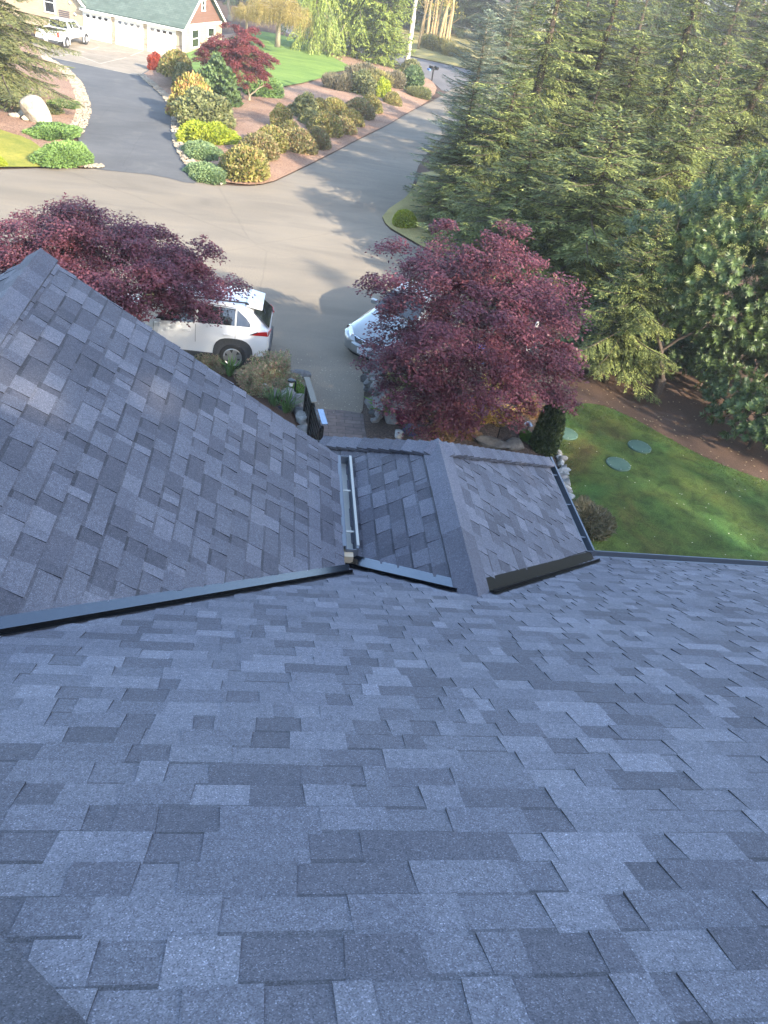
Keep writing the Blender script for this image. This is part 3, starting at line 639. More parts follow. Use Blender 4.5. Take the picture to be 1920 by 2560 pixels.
def maple(name, seed, R, zc, base, n_cl, n_leaf, L, W, mat, r0, bark=M_barkm, cl=(.45, .16), hole=.12, lowf=.1):
    """crown: flattened leaf layers on a dome of radii R centred at zc, over a forking trunk at base"""
    rg = np.random.default_rng(seed); tips = []; K = []
    while len(tips) < n_cl:
        u = unit(rg.normal(size=3)); 
        if u[2] < -lowf*2.2: continue
        p = np.array(zc)+u*np.array(R)*rg.uniform(.16, 1.0)**.5*rg.uniform(.85, 1.1)
        if tips and min(np.linalg.norm((np.array(tips)-p)*[1, 1, 1.6], axis=1)) < cl[0]*.5: 
            if rg.random() < .8: continue
        tips.append(p)
    mb = MB(); skeleton(mb, base, [tuple(t) for t in tips], r0, rg, fork=.35)
    for p in tips:
        q = p-np.array(zc); o = unit(np.array([q[0], q[1], 0])+1e-6)
        k = rg.uniform(.7, 1.25); n = int(n_leaf*k*rg.uniform(.75, 1.2))
        u = unit(rg.normal(size=(n, 3)))*rg.uniform(0, 1, (n, 1))**.42*np.array([cl[0], cl[0], cl[1]])*k*(1+.18*np.sin(rg.uniform(0, 6.28)+3*np.arange(n)[:, None]%7))
        dr = (u[:, :2]@o[:2])
        u[:, 2] -= .38*np.maximum(dr, 0)
        P = p+u
        P[:, 2] += .06*np.sin(P[:, 0]*9+seed)*np.cos(P[:, 1]*8)
        D = unit(np.stack([rg.normal(0, 1, n)+o[0]*.7, rg.normal(0, 1, n)+o[1]*.7, rg.normal(-.35, .35, n)], 1))
        K.append(kites(P, D, L*rg.uniform(.7, 1.25, n), W*rg.uniform(.8, 1.2, n), up=unit(rg.normal(0, .45, (n, 3))+[0, 0, 1]), fold=.2))
        # a second lobe pair makes the leaf star-like
        m = n//2; D2 = unit(D[:m]+np.cross(D[:m], [0, 0, 1])*.9); D3 = unit(D[:m]-np.cross(D[:m], [0, 0, 1])*.9)
        K.append(kites(P[:m], D2, L*.75, W*.8, up=[0, 0, 1])); K.append(kites(P[:m], D3, L*.75, W*.8, up=[0, 0, 1]))
    tk = mb.build("trunk", bark, None, smooth=True, fix=False)
    cr = leafobj("crown", K, mat, None); r = proto_tree(name, [tk, cr]); return r
def shrub(name, seed, R, mat, n=2600, L=.07, W=.04, lump=.16, core=True, woodmat=M_bark, style='ball'):
    rg = np.random.default_rng(seed); R = np.array(R, float); K = []
    fr = rg.normal(size=(6, 3))*1.6; ph = rg.uniform(0, 6.28, 6)
    u = unit(rg.normal(size=(n, 3))); u[:, 2] = np.abs(u[:, 2])*1.05-.12; u = unit(u)
    lum = 1+lump*np.sum(np.sin(u@fr.T*1.9+ph), axis=1)/2.2
    rr = (1-np.abs(rg.normal(0, .10, n)))*lum
    P = u*rr[:, None]*R+np.array([0, 0, R[2]*.12]); P[:, 2] = np.maximum(P[:, 2], .02)
    if style == 'spray': D = unit(u*[1, 1, .25]+rg.normal(0, .35, (n, 3))+[0, 0, .1])
    elif style == 'spike': D = unit(u*.5+rg.normal(0, .25, (n, 3))+[0, 0, .9])
    else: D = unit(u*.7+rg.normal(0, .65, (n, 3))+[0, 0, .3])
    K.append(kites(P-D*L*.4, D, L*rg.uniform(.7, 1.3, n), W*rg.uniform(.7, 1.2, n)))
    m = n//2; P2 = P[:m]*rg.uniform(.55, .9, (m, 1)); K.append(kites(P2, unit(rg.normal(size=(m, 3))+u[:m]), L*1.5, W*1.7))
    mb = MB()
    for i in range(7):
        a = rg.uniform(0, 6.28); e = u[rg.integers(n)]*R*.8; mb.tube([(0, 0, -.08), tuple(e*.4+[0, 0, R[2]*.1]), tuple(e)], [.03*R[0]+.008, .018*R[0]+.005, .006], 5, cap=False)
    st = mb.build("stem", woodmat, None, fix=False); fo = leafobj("foliage", K, mat, None)
    return proto_tree(name, [st, fo])
def rosettes(name, seed, pts, outs, mat, L, W, per=9, layers=3, r0=.09, base=(0, 0, 0), bark=M_bark, extra=None):
    """broad evergreen: whorls of long leaves at branch ends"""
    rg = np.random.default_rng(seed); K = []
    for p, o in zip(pts, outs):
        ax = unit(np.array(o)+rg.normal(0, .25, 3)+[0, 0, .35]); a = unit(np.cross(ax, [0.3, .2, 1])); b = np.cross(ax, a)
        for l in range(layers):
            n = per; th = np.linspace(0, 2*np.pi, n, endpoint=False)+rg.uniform(0, 6.28); sp = .9+.35*l
            D = unit(ax*(1.1-sp*.55)+a*np.cos(th)[:, None]*sp+b*np.sin(th)[:, None]*sp-np.array([0, 0, .12*l])+rg.normal(0, .1, (n, 3)))
            K.append(kites(np.array(p)-ax*l*L*.35+np.zeros((n, 3)), D, L*rg.uniform(.75, 1.15, n), W, up=ax, fold=-.18))
    mb = MB(); sel = rg.permutation(len(pts))[:110]
    skeleton(mb, base, [tuple(pts[i]) for i in sel], r0, rg, fork=.5)
    tk = mb.build("trunk", bark, None, smooth=True, fix=False); cr = leafobj("crown", K, mat, None)
    return proto_tree(name, [tk, cr])
def top_h(base, py):                          # height at which a vertical line over base crosses the pixel row
    lo, hi = 0.0, 60.0
    for _ in range(50):
        m = (lo+hi)/2; c = RC.T @ (np.array([base[0], base[1], base[2]+m])-np.array([0, 0, H])); y = CY-F*c[1]/-c[2]
        if y < py: hi = m
        else: lo = m
    return lo
def on(px, py):
    g_ = G(px, py); return (g_[0], g_[1], HT(g_[0], g_[1]))
# ------------------------------------------------------------------ planting
def mpp(b): 
    c = RC.T @ (np.array(b)-np.array([0, 0, H])); return -c[2]/F
# prototypes
pr_spr = proto_tree("spruce", conifer("p1", 17, 4.3, L_spr, 1, nl=.20, nw=.065, step=.14, low=.08))
pr_spr2 = proto_tree("spruce", conifer("p2", 18, 3.9, L_spr, 2, nl=.21, nw=.065, step=.15, low=.1, droop=.42, dens=.85, hang=.5))
pr_yng = proto_tree("young_spruce", conifer("p3", 6.5, 1.9, L_spr, 3, nl=.11, nw=.034, step=.085, low=.05, droop=.12, upturn=.2, hang=.15, nb=120))
pr_yn2 = proto_tree("young_spruce", conifer("p3b", 6.0, 2.2, L_spr, 13, nl=.12, nw=.036, step=.085, low=.16, droop=.22, upturn=.2, hang=.35, nb=105, dens=.9))
pr_fir = proto_tree("silver_fir", conifer("p4", 15, 3.2, L_fir, 4, nl=.18, nw=.055, step=.13, low=.03, droop=.1, hang=.2, taper=.6, nb=190, bark=M_barkg))
pr_deo = proto_tree("cedar", conifer("p5", 13, 5.2, L_deo, 5, nl=.26, nw=.09, step=.2, low=.10, droop=.34, upturn=.0, hang=.75, nb=95, taper=.8, trunk_r=.38, bark=M_barkg))
pr_cyp = proto_tree("cypress", conifer("p6", 13, 2.6, L_cyp, 6, nl=.26, nw=.10, step=.19, low=.0, droop=.2, upturn=.3, hang=.5, nb=170, taper=.55))
GRP = "conifers crowding the right side of the street"
def tree(pr, px, py, top=None, h=None, proto_h=1, rz=0, wide=1.0, label="", cat="tree", group=None, mat=None, name=None):
    b = on(px, py); hh = h or top_h(b, top); s = hh/proto_h
    return put(pr, (b[0], b[1], b[2]-.05), rz, (s*wide, s*wide, s), label, cat, group, mat, name)
# young trees whose tips show in front
tree(pr_yn2, 1514, 953, top=528, proto_h=6.0, rz=.4, wide=1.0, label="young spruce with a bare leaning trunk on the brown duff beside the mossy lawn", group=GRP)
tree(pr_yng, 1290, 690, top=470, proto_h=6.5, rz=1.9, wide=1.3, label="young spruce standing right behind the pink lit top of the near red maple", group=GRP)
tree(pr_yng, 1470, 690, top=285, proto_h=6.5, rz=3.2, wide=1.15, label="young bluish spruce with a clear pointed tip in the middle of the conifer mass", group=GRP)
tree(pr_yn2, 1640, 640, top=105, proto_h=6.0, rz=4.4, wide=.95, label="yellow green spruce with the upper pointed tip right of the pale bare trunks", group=GRP)
tree(pr_yng, 1085, 590, top=492, proto_h=6.5, rz=5.0, wide=1.1, label="small pale spruce leaning its tips over the round yellow shrub on the verge", group=GRP)
# tall trees
FT = [(pr_fir, 1135, 490, 25, 15, .3, 1.5, "silvery fir with frosted needles nearest the street at the left edge of the conifer mass"),
      (pr_spr2, 1262, 560, None, 10.5, 1.1, 1.35, "drooping spruce just right of the silvery fir overhanging the shaded street"),
      (pr_spr, 1395, 540, None, 11, 2.2, 1.3, "dark spruce behind the young bluish spruce tip"),
      (pr_spr2, 1560, 560, None, 11.5, 3.5, 1.3, "spruce with pale bare trunk showing near the top of the photo"),
      (pr_spr, 1740, 610, None, 12, 4.6, 1.25, "dark spruce above the broad glossy laurel"),
      (pr_spr2, 1930, 640, None, 12, 5.3, 1.3, "spruce cut by the right edge of the photo above the laurel"),
      (pr_spr, 1250, 400, None, 9.5, 0.8, 1.3, "spruce in the second row directly behind the silvery fir"),
      (pr_spr, 1370, 400, None, 11, 0.1, 1.3, "second row spruce between the silvery fir and the bluish spruce tip"),
      (pr_spr2, 1500, 400, None, 12, 1.8, 1.3, "second row spruce filling the top of the photo over the bluish spruce tip"),
      (pr_spr, 1700, 420, None, 13, 2.9, 1.3, "second row dark spruce near the upper right corner of the photo"),
      (pr_spr2, 1900, 430, None, 14, 3.9, 1.3, "second row spruce in the very upper right corner of the photo")]
for pr, px, py, top, h, rz, wd, lab in FT:
    tree(pr, px, py, top=top, h=None if top else h*random.uniform(.95, 1.1), proto_h={pr_fir: 15, pr_spr: 17, pr_spr2: 18}[pr], rz=rz, wide=wd, label=lab, group=GRP)
for px, py, hh, wd, rz, pr, ph_, lab in [(1120, 560, 5.2, 1.5, .3, pr_yng, 6.5, "bushy low spruce right behind the round yellow verge shrub"), (1205, 600, 6.0, 1.5, 1.2, pr_yn2, 6.0, "bushy spruce overhanging the street above the near red maple"),
    (1380, 640, 6.5, 1.5, 2.3, pr_yn2, 6.0, "shaggy spruce filling the gap right of the pink lit maple top"), (1580, 720, 7.0, 1.4, 3.4, pr_yn2, 6.0, "shaggy spruce between the bare leaning trunk and the laurel"),
    (1250, 700, 5.2, 1.7, 4.5, pr_yn2, 6.0, "wide low spruce directly behind the crown of the near red maple"), (1400, 790, 6.4, 1.6, .2, pr_yn2, 6.0, "lit shaggy spruce at the right shoulder of the near red maple"), (1340, 520, 8.0, 1.5, 5.2, pr_yng, 6.5, "bushy spruce in the shade under the middle of the conifer mass"), (1720, 560, 8.0, 1.4, .9, pr_yn2, 6.0, "shaggy spruce directly above the laurel top"), (1880, 600, 8.5, 1.4, 2.0, pr_yn2, 6.0, "shaggy spruce at the right edge over the laurel"),
    (1470, 560, 7.5, 1.6, 2.9, pr_yn2, 6.0, "shaggy spruce hiding the foot of the tall ones in the middle"), (1660, 800, 5.0, 1.3, 5.9, pr_yn2, 6.0, "hanging spruce boughs behind the laurel tips")]:
    b = on(px, py); s = hh/ph_
    put(pr, (b[0], b[1], b[2]-.05), rz, (s*wd, s*wd, s), lab, "tree", GRP, None, "young_spruce")
# far backdrop
BACK = "dark conifers closing the view at the top of the photo"
for i, (px, py) in enumerate([(600, 10), (520, -25), (690, 25), (770, 20), (840, 42), (905, 60), (960, 62), (1010, 75), (1052, 84), (1130, 92), (1200, 105), (1290, 130), (1400, 160), (1090, 50), (1180, 60), (1330, 80), (430, -40), (330, -60), (1520, 170), (1650, 190), (1800, 220), (860, -5), (970, 5), (1020, 20), (730, -20), (1480, 90), (1620, 100), (1760, 120), (1900, 150), (1800, 60), (1920, 80), (1700, 50), (1560, 30), (1400, 20), (1860, 20), (2000, 100), (2100, 200), (1600, 240), (1720, 260), (1820, 290), (1920, 310), (1560, 300), (1450, 250), (1380, 220), (2030, 340), (1680, 180), (1780, 200), (1880, 220), (1980, 240), (1650, 320), (1780, 340)]):
    b = on(px, py); s = random.uniform(.9, 1.35)
    put([pr_spr, pr_spr2][i % 2], b, i*1.7, (s, s, s*1.1), "dark conifer standing in the woods beyond the far road", "tree", BACK, L_dark, "woodland_conifer")
tree(pr_fir, 1210, 400, h=9.5, proto_h=15, rz=2.2, wide=1.5, label="second silvery fir a little behind and right of the first", group=GRP)
# lawn trees
tree(pr_deo, 776, 152, h=15, proto_h=13, rz=.5, wide=.62, label="pale green cedar on a stout pale trunk left of the widest cedar by the lawn", group="cedars at the back of the far lawn")
tree(pr_deo, 880, 152, h=17, proto_h=13, rz=2.1, wide=.95, label="widest cedar with drooping yellow green boughs over the dark shade beside the far lawn", group="cedars at the back of the far lawn")
tree(pr_cyp, 955, 176, h=15, proto_h=13, rz=0, wide=.95, label="dense yellow green cypress column left of the utility pole")
tree(pr_spr, 8, 262, h=12, proto_h=17, rz=1, wide=1.35, label="broad olive green spruce hiding the rear of the white pickup at the upper left", mat=L_olv)
tree(pr_spr2, -190, 330, h=11, proto_h=18, rz=2.4, wide=1.2, label="dark spruce cut by the left edge of the photo behind the leaning boulder", mat=L_spr)
# unseen trees added behind the camera and right of the lawn to throw shade
SH = [(8, -20, 22), (14, -17, 22), (20, -15, 22), (26, -13, 22), (17, -23, 24), (25, -21, 24), (1, -24, 25), (-7, -26, 26), (-16, -24, 25), (-26, -22, 25), (22, -4, 15), (26, 1, 12), (18, -7, 16), (-36, -18, 24), (11, -19, 23), (17, -14, 22), (23, -17, 23), (5, -21, 23), (29, -14, 22), (33, -13, 23), (27, -17, 23)]
for i, (x, y, h) in enumerate(SH):
    put([pr_spr, pr_spr2][i % 2], (x, y, 0), i*.9, (h/17.5*1.15, h/17.5*1.15, h/17.5), "tall unseen spruce added behind the house and the side lawn for its shade", "tree", "unseen shade spruces behind the house")
for i, (x, y) in enumerate([(3, -19), (7.5, -17), (12, -18), (16, -16), (20, -18), (24, -15.5), (18, -20), (14, -21), (22, -21), (10, -22), (-3, -20), (-9, -21)]):  # dense unseen row added to block sun from the roofs
    put(pr_cyp, (x, y, 0), i*1.1, (2.1, 2.1, 1.62+.12*(i % 3)), "tall dense unseen cypress added behind the house to block the sun", "tree", "unseen sun blocking cypresses behind the house")
# weeping tree
def weeping(name, seed, h, r, mat):
    rg = np.random.default_rng(seed); mb = MB(); K = []
    mb.tube([(0, 0, -.2), (0, 0, 1.2), (.1, .05, h*.62)], [.34, .27, .16], 9)
    for i in range(34):
        az = i*2.4; rr = r*rg.uniform(.25, 1)**.7; z0 = h*rg.uniform(.42, .62); ap = h*rg.uniform(.78, 1.0)*(1-.28*(rr/r)**2)
        P = []
        for s in np.linspace(0, 1, 10):
            P.append((math.cos(az)*rr*s, math.sin(az)*rr*s, z0+(ap-z0)*math.sin(min(1, s*1.25)*1.57)))
        mb.tube(P, np.linspace(.07, .015, 10), 4, cap=False)
        for s in range(3, 10):
            for k in range(11):
                p = np.array(P[s])+rg.normal(0, .32, 3)*[1, 1, .4]; L = rg.uniform(.8, 2.4)*(.5+.5*s/9); n = int(L/.09)
                u = np.linspace(0, 1, n)[:, None]; o = np.array([math.cos(az), math.sin(az), 0])*rg.uniform(.0, .35)
                pts = p+o*L*u*(1-u*.6)-np.array([0, 0, 1])*L*u**1.15+np.cumsum(rg.normal(0, .012, (n, 3)), 0)
                K.append(kites(pts, np.tile([0, 0, -1.], (n, 1))+rg.normal(0, .3, (n, 3)), .17, .035))
    tk = mb.build("trunk", M_barkg, None, smooth=True, fix=False); cr = leafobj("crown", K, mat, None)
    return proto_tree(name, [tk, cr])
pw = weeping("weeping_tree", 3, 6.6, 3.6, L_weep); b = on(691, 158); s = top_h(b, 4)/6.4
put(pw, b, 0, (s*1.55, s*1.55, s*1.25), "golden weeping tree with hanging branches on the bright far lawn", "tree")
b = on(615, 118); put(pw, b, 1.5, s*.8, "second smaller golden weeping tree behind the red maple by the garage", "tree", name="weeping_tree")
pl = maple("broadleaf_tree", 77, (2.6, 2.6, 2.2), (0, 0, 4.2), (0, 0, 0), 60, 120, .2, .14, L_lime, .16, bark=M_barkg, cl=(.7, .35))
b = on(575, 50); put(pl, b, 0, 1.5, "lime green leafy tree behind the ridge of the garage", "tree", mat=L_yel)
# bare trunks across the far road
def bare(name, seed, h):
    rg = np.random.default_rng(seed); mb = MB(); K = []
    P = [np.array([0, 0, -.2])]
    for i in range(9): P.append(P[-1]+np.array([rg.normal(0, .09), rg.normal(0, .09), h/9]))
    mb.tube([tuple(p) for p in P], np.linspace(.17, .05, 10), 7)
    for i in range(22):
        k = rg.integers(2, 9); a = rg.uniform(0, 6.28); p = P[k]; q = p+np.array([math.cos(a), math.sin(a), rg.uniform(.3, 1.3)])*rg.uniform(.6, 1.6)
        mb.tube([tuple(p), tuple((p+q)/2+rg.normal(0, .1, 3)), tuple(q)], [.04, .025, .01], 4, cap=False)
        K.append(leafball(q, (.6, .6, .5), 34, .16, .12, rg))
    tk = mb.build("trunk", M_pale, None, smooth=True, fix=False); cr = leafobj("crown", K, L_gold2, None); return proto_tree(name, [tk, cr])
M_pale = ground_mat("mossy_pale_bark", [(.3, (.30, .21, .10)), (.7, (.46, .33, .17))], [(.3, (.6, .6, .6)), (.7, (1.3, 1.3, 1.3))], 2, 12, bump=.5)
L_gold2 = leaf_mat("young_gold_leaves", [(.42, .36, .06), (.5, .40, .10), (.34, .34, .07)], .35)
pb = bare("thin_tree", 5, 13)
for i, (px, py) in enumerate([(1044, 130), (1062, 112), (1072, 110), (1081, 105), (1088, 113), (1094, 119), (1103, 112), (1052, 104), (1112, 120), (1120, 128)]):
    put(pb, on(px, py), i*1.3, (random.uniform(.6, 1.5),)*2+(random.uniform(.85, 1.25),), "thin pale trunk with young gold leaves beyond the far road right of the utility pole", "tree", "thin pale trunks beyond the far road", name="thin_tree", lean=(random.uniform(-.07, .07), random.uniform(-.09, .09)))
# ---- Japanese maples
b1 = on(1135, 1087)
put(maple("red_maple", 5, (2.5, 2.35, 2.2), (-.2, -.05, 2.45), (0, 0, 0), 195, 350, .075, .036, L_map, .12, cl=(.44, .16), lowf=.36), b1, 0, 1.0,
    "near red maple in the rock garden, in front of the silver sedan", "tree", "red Japanese maples")
b2c = G(272, 690, 2.3)
put(maple("red_maple", 8, (2.75, 2.1, 1.45), (-.1, 0, 2.35), (.3, -.2, 0), 165, 420, .072, .036, L_map, .12, cl=(.46, .15)), (b2c[0], b2c[1], 0), 0, 1.0,
    "red maple rising behind the left roof gable and in front of the white wagon", "tree", "red Japanese maples")
b3 = on(622, 275); h3 = top_h(b3, 50)
put(maple("red_maple", 12, (4.0, 3.0, 3.3), (-1.2, 0, 3.5), (0, 0, 0), 150, 260, .17, .09, L_mapg, .13, bark=M_barkg, cl=(.66, .25), lowf=.3), b3, 0, h3/7.2,
    "far red maple in front of the garage gable", "tree", "red Japanese maples")
# ---- shrubs
ps_ball = shrub("rounded_shrub", 1, (1, 1, .95), L_box, n=4200, L=.15, W=.09, lump=.10)
ps_ball2 = shrub("rounded_shrub", 2, (1, 1, 1.0), L_olv, n=3200, L=.17, W=.09, lump=.2)
ps_spray = shrub("juniper", 3, (1, 1, .5), L_jun, n=6500, L=.13, W=.06, lump=.14, style='spray')
ps_twig = shrub("twiggy_shrub", 4, (1, 1, 1.0), L_twig, n=2300, L=.26, W=.04, lump=.2, style='spike')
ps_up = shrub("upright_shrub", 6, (1, 1, 1.5), L_grn, n=4200, L=.19, W=.12, lump=.2)
def bush(pr, px, py, wpx, label, mat=None, hs=1.0, cat="shrub", group=None, name=None, dy=1.0):
    b = on(px, py); r = wpx*mpp(b)/2*1.22; r *= (1.2 if group == 'clipped shrubs on the bark mulch island' else 1); rd = ray(px, py); rd = rd[:2]/np.hypot(rd[0], rd[1])
    # the pixel given is the lower edge of the plant: step back by its radius
    return put(pr, (b[0]+rd[0]*r*.8*dy, b[1]+rd[1]*r*.8*dy, HT(b[0]+rd[0]*r*.8*dy, b[1]+rd[1]*r*.8*dy)-.03), random.uniform(0, 6), (r, r*dy, r*hs), label, cat, group, mat, name)
IG = "clipped shrubs on the bark mulch island"
for px, py, w_, pr, mat, hs, lab in [
    (612, 460, 88, ps_ball, L_box, 1.0, "biggest rounded yellow green azalea at the lower tip of the mulch island"),
    (648, 412, 74, ps_ball, L_rus, .9, "russet azalea directly behind the biggest rounded one"),
    (677, 392, 64, ps_ball, L_box, 1.0, "rounded azalea between the biggest one and the dark red topped one"),
    (738, 391, 64, ps_ball, L_rus, 1.0, "red topped rounded azalea in the front row near the street edge"),
    (787, 379, 50, ps_ball, L_rus, 1.15, "narrow russet azalea closing the front row on the mulch island"),
    (704, 345, 42, ps_ball2, L_box, 1.2, "small upright azalea in the second row beside open pink mulch"),
    (716, 368, 40, ps_ball2, L_box, 1.0, "small yellow topped azalea behind the red topped one"),
    (750, 314, 54, ps_ball2, L_olv, .9, "dark olive rounded shrub alone on the mulch below the bright lawn"),
    (797, 304, 38, ps_ball, L_box, 1.1, "small rounded azalea right of the dark olive one"),
    (770, 330, 36, ps_ball2, L_olv, .9, "low greenish shrub squeezed below the dark olive rounded one"),
    (812, 350, 64, ps_ball, L_box, .95, "broad azalea at the foot of the middle slope row"),
    (832, 303, 46, ps_ball, L_box, .95, "rounded azalea at the upper side of the middle slope row"),
    (855, 340, 46, ps_ball, L_rus, .95, "brownish azalea next to the broad one in the middle slope row"),
    (874, 322, 42, ps_ball, L_box, 1.0, "azalea between the brownish one and the last dense pair"),
    (894, 306, 56, ps_ball, L_rus, .95, "brown tinted broad azalea in the dense pair near the shaded street"),
    (922, 290, 42, ps_ball, L_box, 1.1, "outermost azalea of the dense pair beside the shaded street"),
    (846, 248, 52, ps_twig, L_twig, .9, "grey twiggy shrub at the corner of the bright lawn"),
    (888, 252, 62, ps_ball2, L_olv, .75, "wide olive shrub behind the dense azaleas"),
    (905, 225, 56, ps_twig, L_twig, .8, "pale twiggy shrub at the right end of the bright lawn"),
    (932, 240, 60, ps_twig, L_scr, .75, "brown twiggy shrub between the olive one and the yellow one"),
    (957, 258, 32, ps_ball2, L_thu, 1.3, "narrow yellow green shrub on the far part of the mulch island"),
    (978, 270, 30, ps_ball, L_box, 1.2, "small round shrub beside the narrow yellow green one"),
    (978, 232, 46, ps_twig, L_twig, .9, "brown twiggy shrub left of the deep green rhododendron"),
    (1016, 234, 50, ps_ball2, L_grn, .95, "deep green rhododendron near the mailbox corner of the island"),
    (1046, 250, 42, ps_twig, L_olv, .7, "thin olive shrub nearest to the mailbox"),
    (1027, 194, 36, ps_ball2, L_olv, .9, "small shrub at the foot of the utility pole"),
    (470, 300, 72, ps_ball2, L_yel, 1.2, "yellow and red photinia beside the rock edge of the driveway"),
    (520, 335, 116, ps_ball2, L_olv, .62, "wide dark olive shrub behind the yellow thuja"),
    (442, 228, 58, ps_ball, L_box, 1.15, "rounded yellow green shrub nearest to the red bush"),
    (474, 240, 54, ps_ball2, L_olv, 1.0, "olive shrub leaning on the rounded one near the garage"),
    (434, 162, 16, ps_twig, L_twig, .9, "tiny dark twiggy bush at the garage corner"),
    (655, 268, 62, ps_ball2, L_jun, .7, "low green shrub under the far red maple at the edge of the lawn")]:
    bush(pr, px, py, w_, lab, mat, hs, group=IG)
bush(ps_up, 545, 283, 96, "tall dark green holly beside the far red maple", L_grn, 1.0, cat="holly", name="holly")
bush(ps_up, 394, 180, 34, "bright red upright bush at the corner of the concrete apron", L_red, .95, name="red_bush")
bush(ps_spray, 522, 372, 126, "bright yellow green thuja mound beside the driveway", L_thu, 1.0, cat="thuja", name="thuja_mound", dy=.55)
bush(ps_spray, 470, 352, 30, "small pure yellow tuft at the left end of the thuja mound", L_yel, 1.0, name="thuja_mound")
bush(ps_spray, 516, 452, 118, "blue green juniper carpet at the mouth of the driveway", L_junb, .62, cat="juniper", dy=.62)
bush(ps_spray, 505, 400, 118, "pale blue green juniper behind the carpet at the driveway mouth", L_junb, .62, cat="juniper", dy=.6)
bush(ps_spray, 135, 350, 124, "flat bright green juniper carpet at the foot of the leaning boulder", L_jun, .5, cat="juniper", dy=.75)
bush(ps_spray, 168, 420, 118, "mounded green juniper at the left corner of the driveway mouth", L_jun, 1.0, cat="juniper", dy=.6)
bush(ps_spray, 160, 275, 62, "small low juniper on the mulch left of the driveway", L_jun, .6, cat="juniper")
bush(ps_spray, 118, 290, 60, "dull olive juniper between the boulder and the dark spruce", L_olv, .7, cat="juniper")
bush(ps_ball, -2, 420, 30, "small clipped yellow globe at the left edge of the photo", L_thu, 1.0)
bush(ps_ball, 1008, 572, 52, "round bright yellow shrub on the verge at the bend of the street", L_thu, 1.0)
bush(ps_twig, 1085, 135, 66, "golden scrub mound at the foot of the thin pale trunks", L_scr, .7, name="scrub_mound")
bush(ps_twig, 1130, 150, 60, "straw coloured scrub beyond the road behind the mailbox", L_scr, .6, name="scrub_mound")
bush(ps_ball, 1192, 462, 36, "lime shrub glowing inside the shade of the conifers", L_thu, .9)
# near garden
pn_pie = shrub("pieris", 21, (1, 1, 1.05), L_pie, n=3400, L=.13, W=.045, lump=.32)
pn_var = shrub("variegated_shrub", 22, (1, 1, .9), L_var, n=3200, L=.10, W=.035, lump=.14)
pn_flo = shrub("flowering_mound", 23, (1, 1, .55), L_pink, n=3800, L=.07, W=.05, lump=.12)
PG = "pieris shrubs in the near left bed"
bush(pn_pie, 683, 992, 96, "largest pink tipped pieris beside the black railing", None, 1.05, group=PG, cat="pieris")
bush(pn_pie, 640, 1010, 74, "cream and pink pieris left of the largest one", None, 1.0, group=PG, cat="pieris")
bush(pn_pie, 520, 945, 62, "pink tipped pieris by the rear wheel of the white wagon", None, .9, group=PG, cat="pieris")
bush(ps_ball2, 722, 1002, 56, "bright green bush behind the white rock near the railing", L_bri, .8)
bush(pn_var, 972, 985, 104, "cream variegated shrub behind the stone wall of the path", None, .95)
bush(pn_var, 998, 1042, 66, "smaller variegated shrub between the fern and the maple trunk", None, .9)
bush(pn_var, 1040, 1000, 70, "shaded variegated shrub under the left side of the near red maple", L_olv, .9)
bush(pn_flo, 1003, 1080, 76, "magenta flowering heather mound below the black path lamp", L_pink, .9, cat="flowers")
bush(pn_flo, 1062, 1062, 46, "thin dull purple heather at the right of the magenta mound", L_mapg, .7, cat="flowers")
bush(pn_flo, 1025, 1112, 50, "violet flowering mound next to the white stone", L_vio, .8, cat="flowers")
bush(pn_pie, 1098, 1125, 88, "rust coloured shrub at the foot of the near red maple", L_cor, .85)
bush(pn_pie, 1164, 1125, 44, "small rust coloured shrub beside the thin black stake", L_cor, .9)
bush(pn_pie, 1205, 1082, 92, "golden leaved shrub glowing under the near red maple", L_gold, .75)
bush(pn_pie, 1240, 1010, 70, "golden brown shrub behind the low stone wall", L_scr, .8)
bush(pn_pie, 1320, 1060, 60, "low coppery shrub at the right foot of the near red maple", L_cor, .8)
bush(pn_pie, 1308, 1122, 34, "small yellow green plant beside the mushroom path light", L_bri, .8)
bush(pn_pie, 1352, 1132, 24, "tiny golden plant near the dark yew", L_scr, .8)
bush(ps_ball2, 745, 1118, 26, "small moss green clump at the foot of the railing post", L_bri, .7)
bush(pn_pie, 800, 1118, 26, "small bright clump on the right side of the railing post", L_bri, .5)
bush(ps_twig, 1440, 1345, 110, "wispy bare shrub against the corner of the middle roof", L_twig, .75)
# yew
b = on(1355, 1135); hh = top_h(b, 985)
put(shrub("yew", 31, (.28, .28, .9), L_dark, n=3600, L=.08, W=.03, lump=.12, style='spike'), b, 0, (1.15, 1.15, hh/1.08), "dark narrow yew at the edge of the mossy lawn", "yew")
# strap leaved tufts
def tuft(name, n, L, W, spread, mat, seed):
    rg = np.random.default_rng(seed); K = []
    a = rg.uniform(0, 6.28, n); o = np.stack([np.cos(a), np.sin(a), 0*a], 1); sp = rg.uniform(.05, spread, (n, 1)); l = L*rg.uniform(.7, 1.15, (n, 1))
    p0 = o*.05*L*rg.uniform(0, 3, (n, 1)); d = unit(o*sp+[0, 0, 1]); p1 = p0+d*l*.55; d2 = unit(o*sp*2.4+[0, 0, .75-spread*.6])
    return leafobj(name, [kites(p0, d, l[:, 0]*.7, W, up=o), kites(p1-d*l*.12, d2, l[:, 0]*.6, W*.9, up=o)], mat, None)
TG = "strap leaved iris clumps"
for i, (px, py, L, lab) in enumerate([(684, 1030, .55, "iris clump with magenta flowers at the roof edge"), (716, 1040, .62, "tallest iris clump next to the white rock"), (574, 950, .5, "green grassy clump at the rear wheel of the white wagon")]):
    o = tuft("iris_clump", 46, L, .035, .35, L_iris, 60+i); o.location = on(px, py); tag(o, lab, "iris", TG)
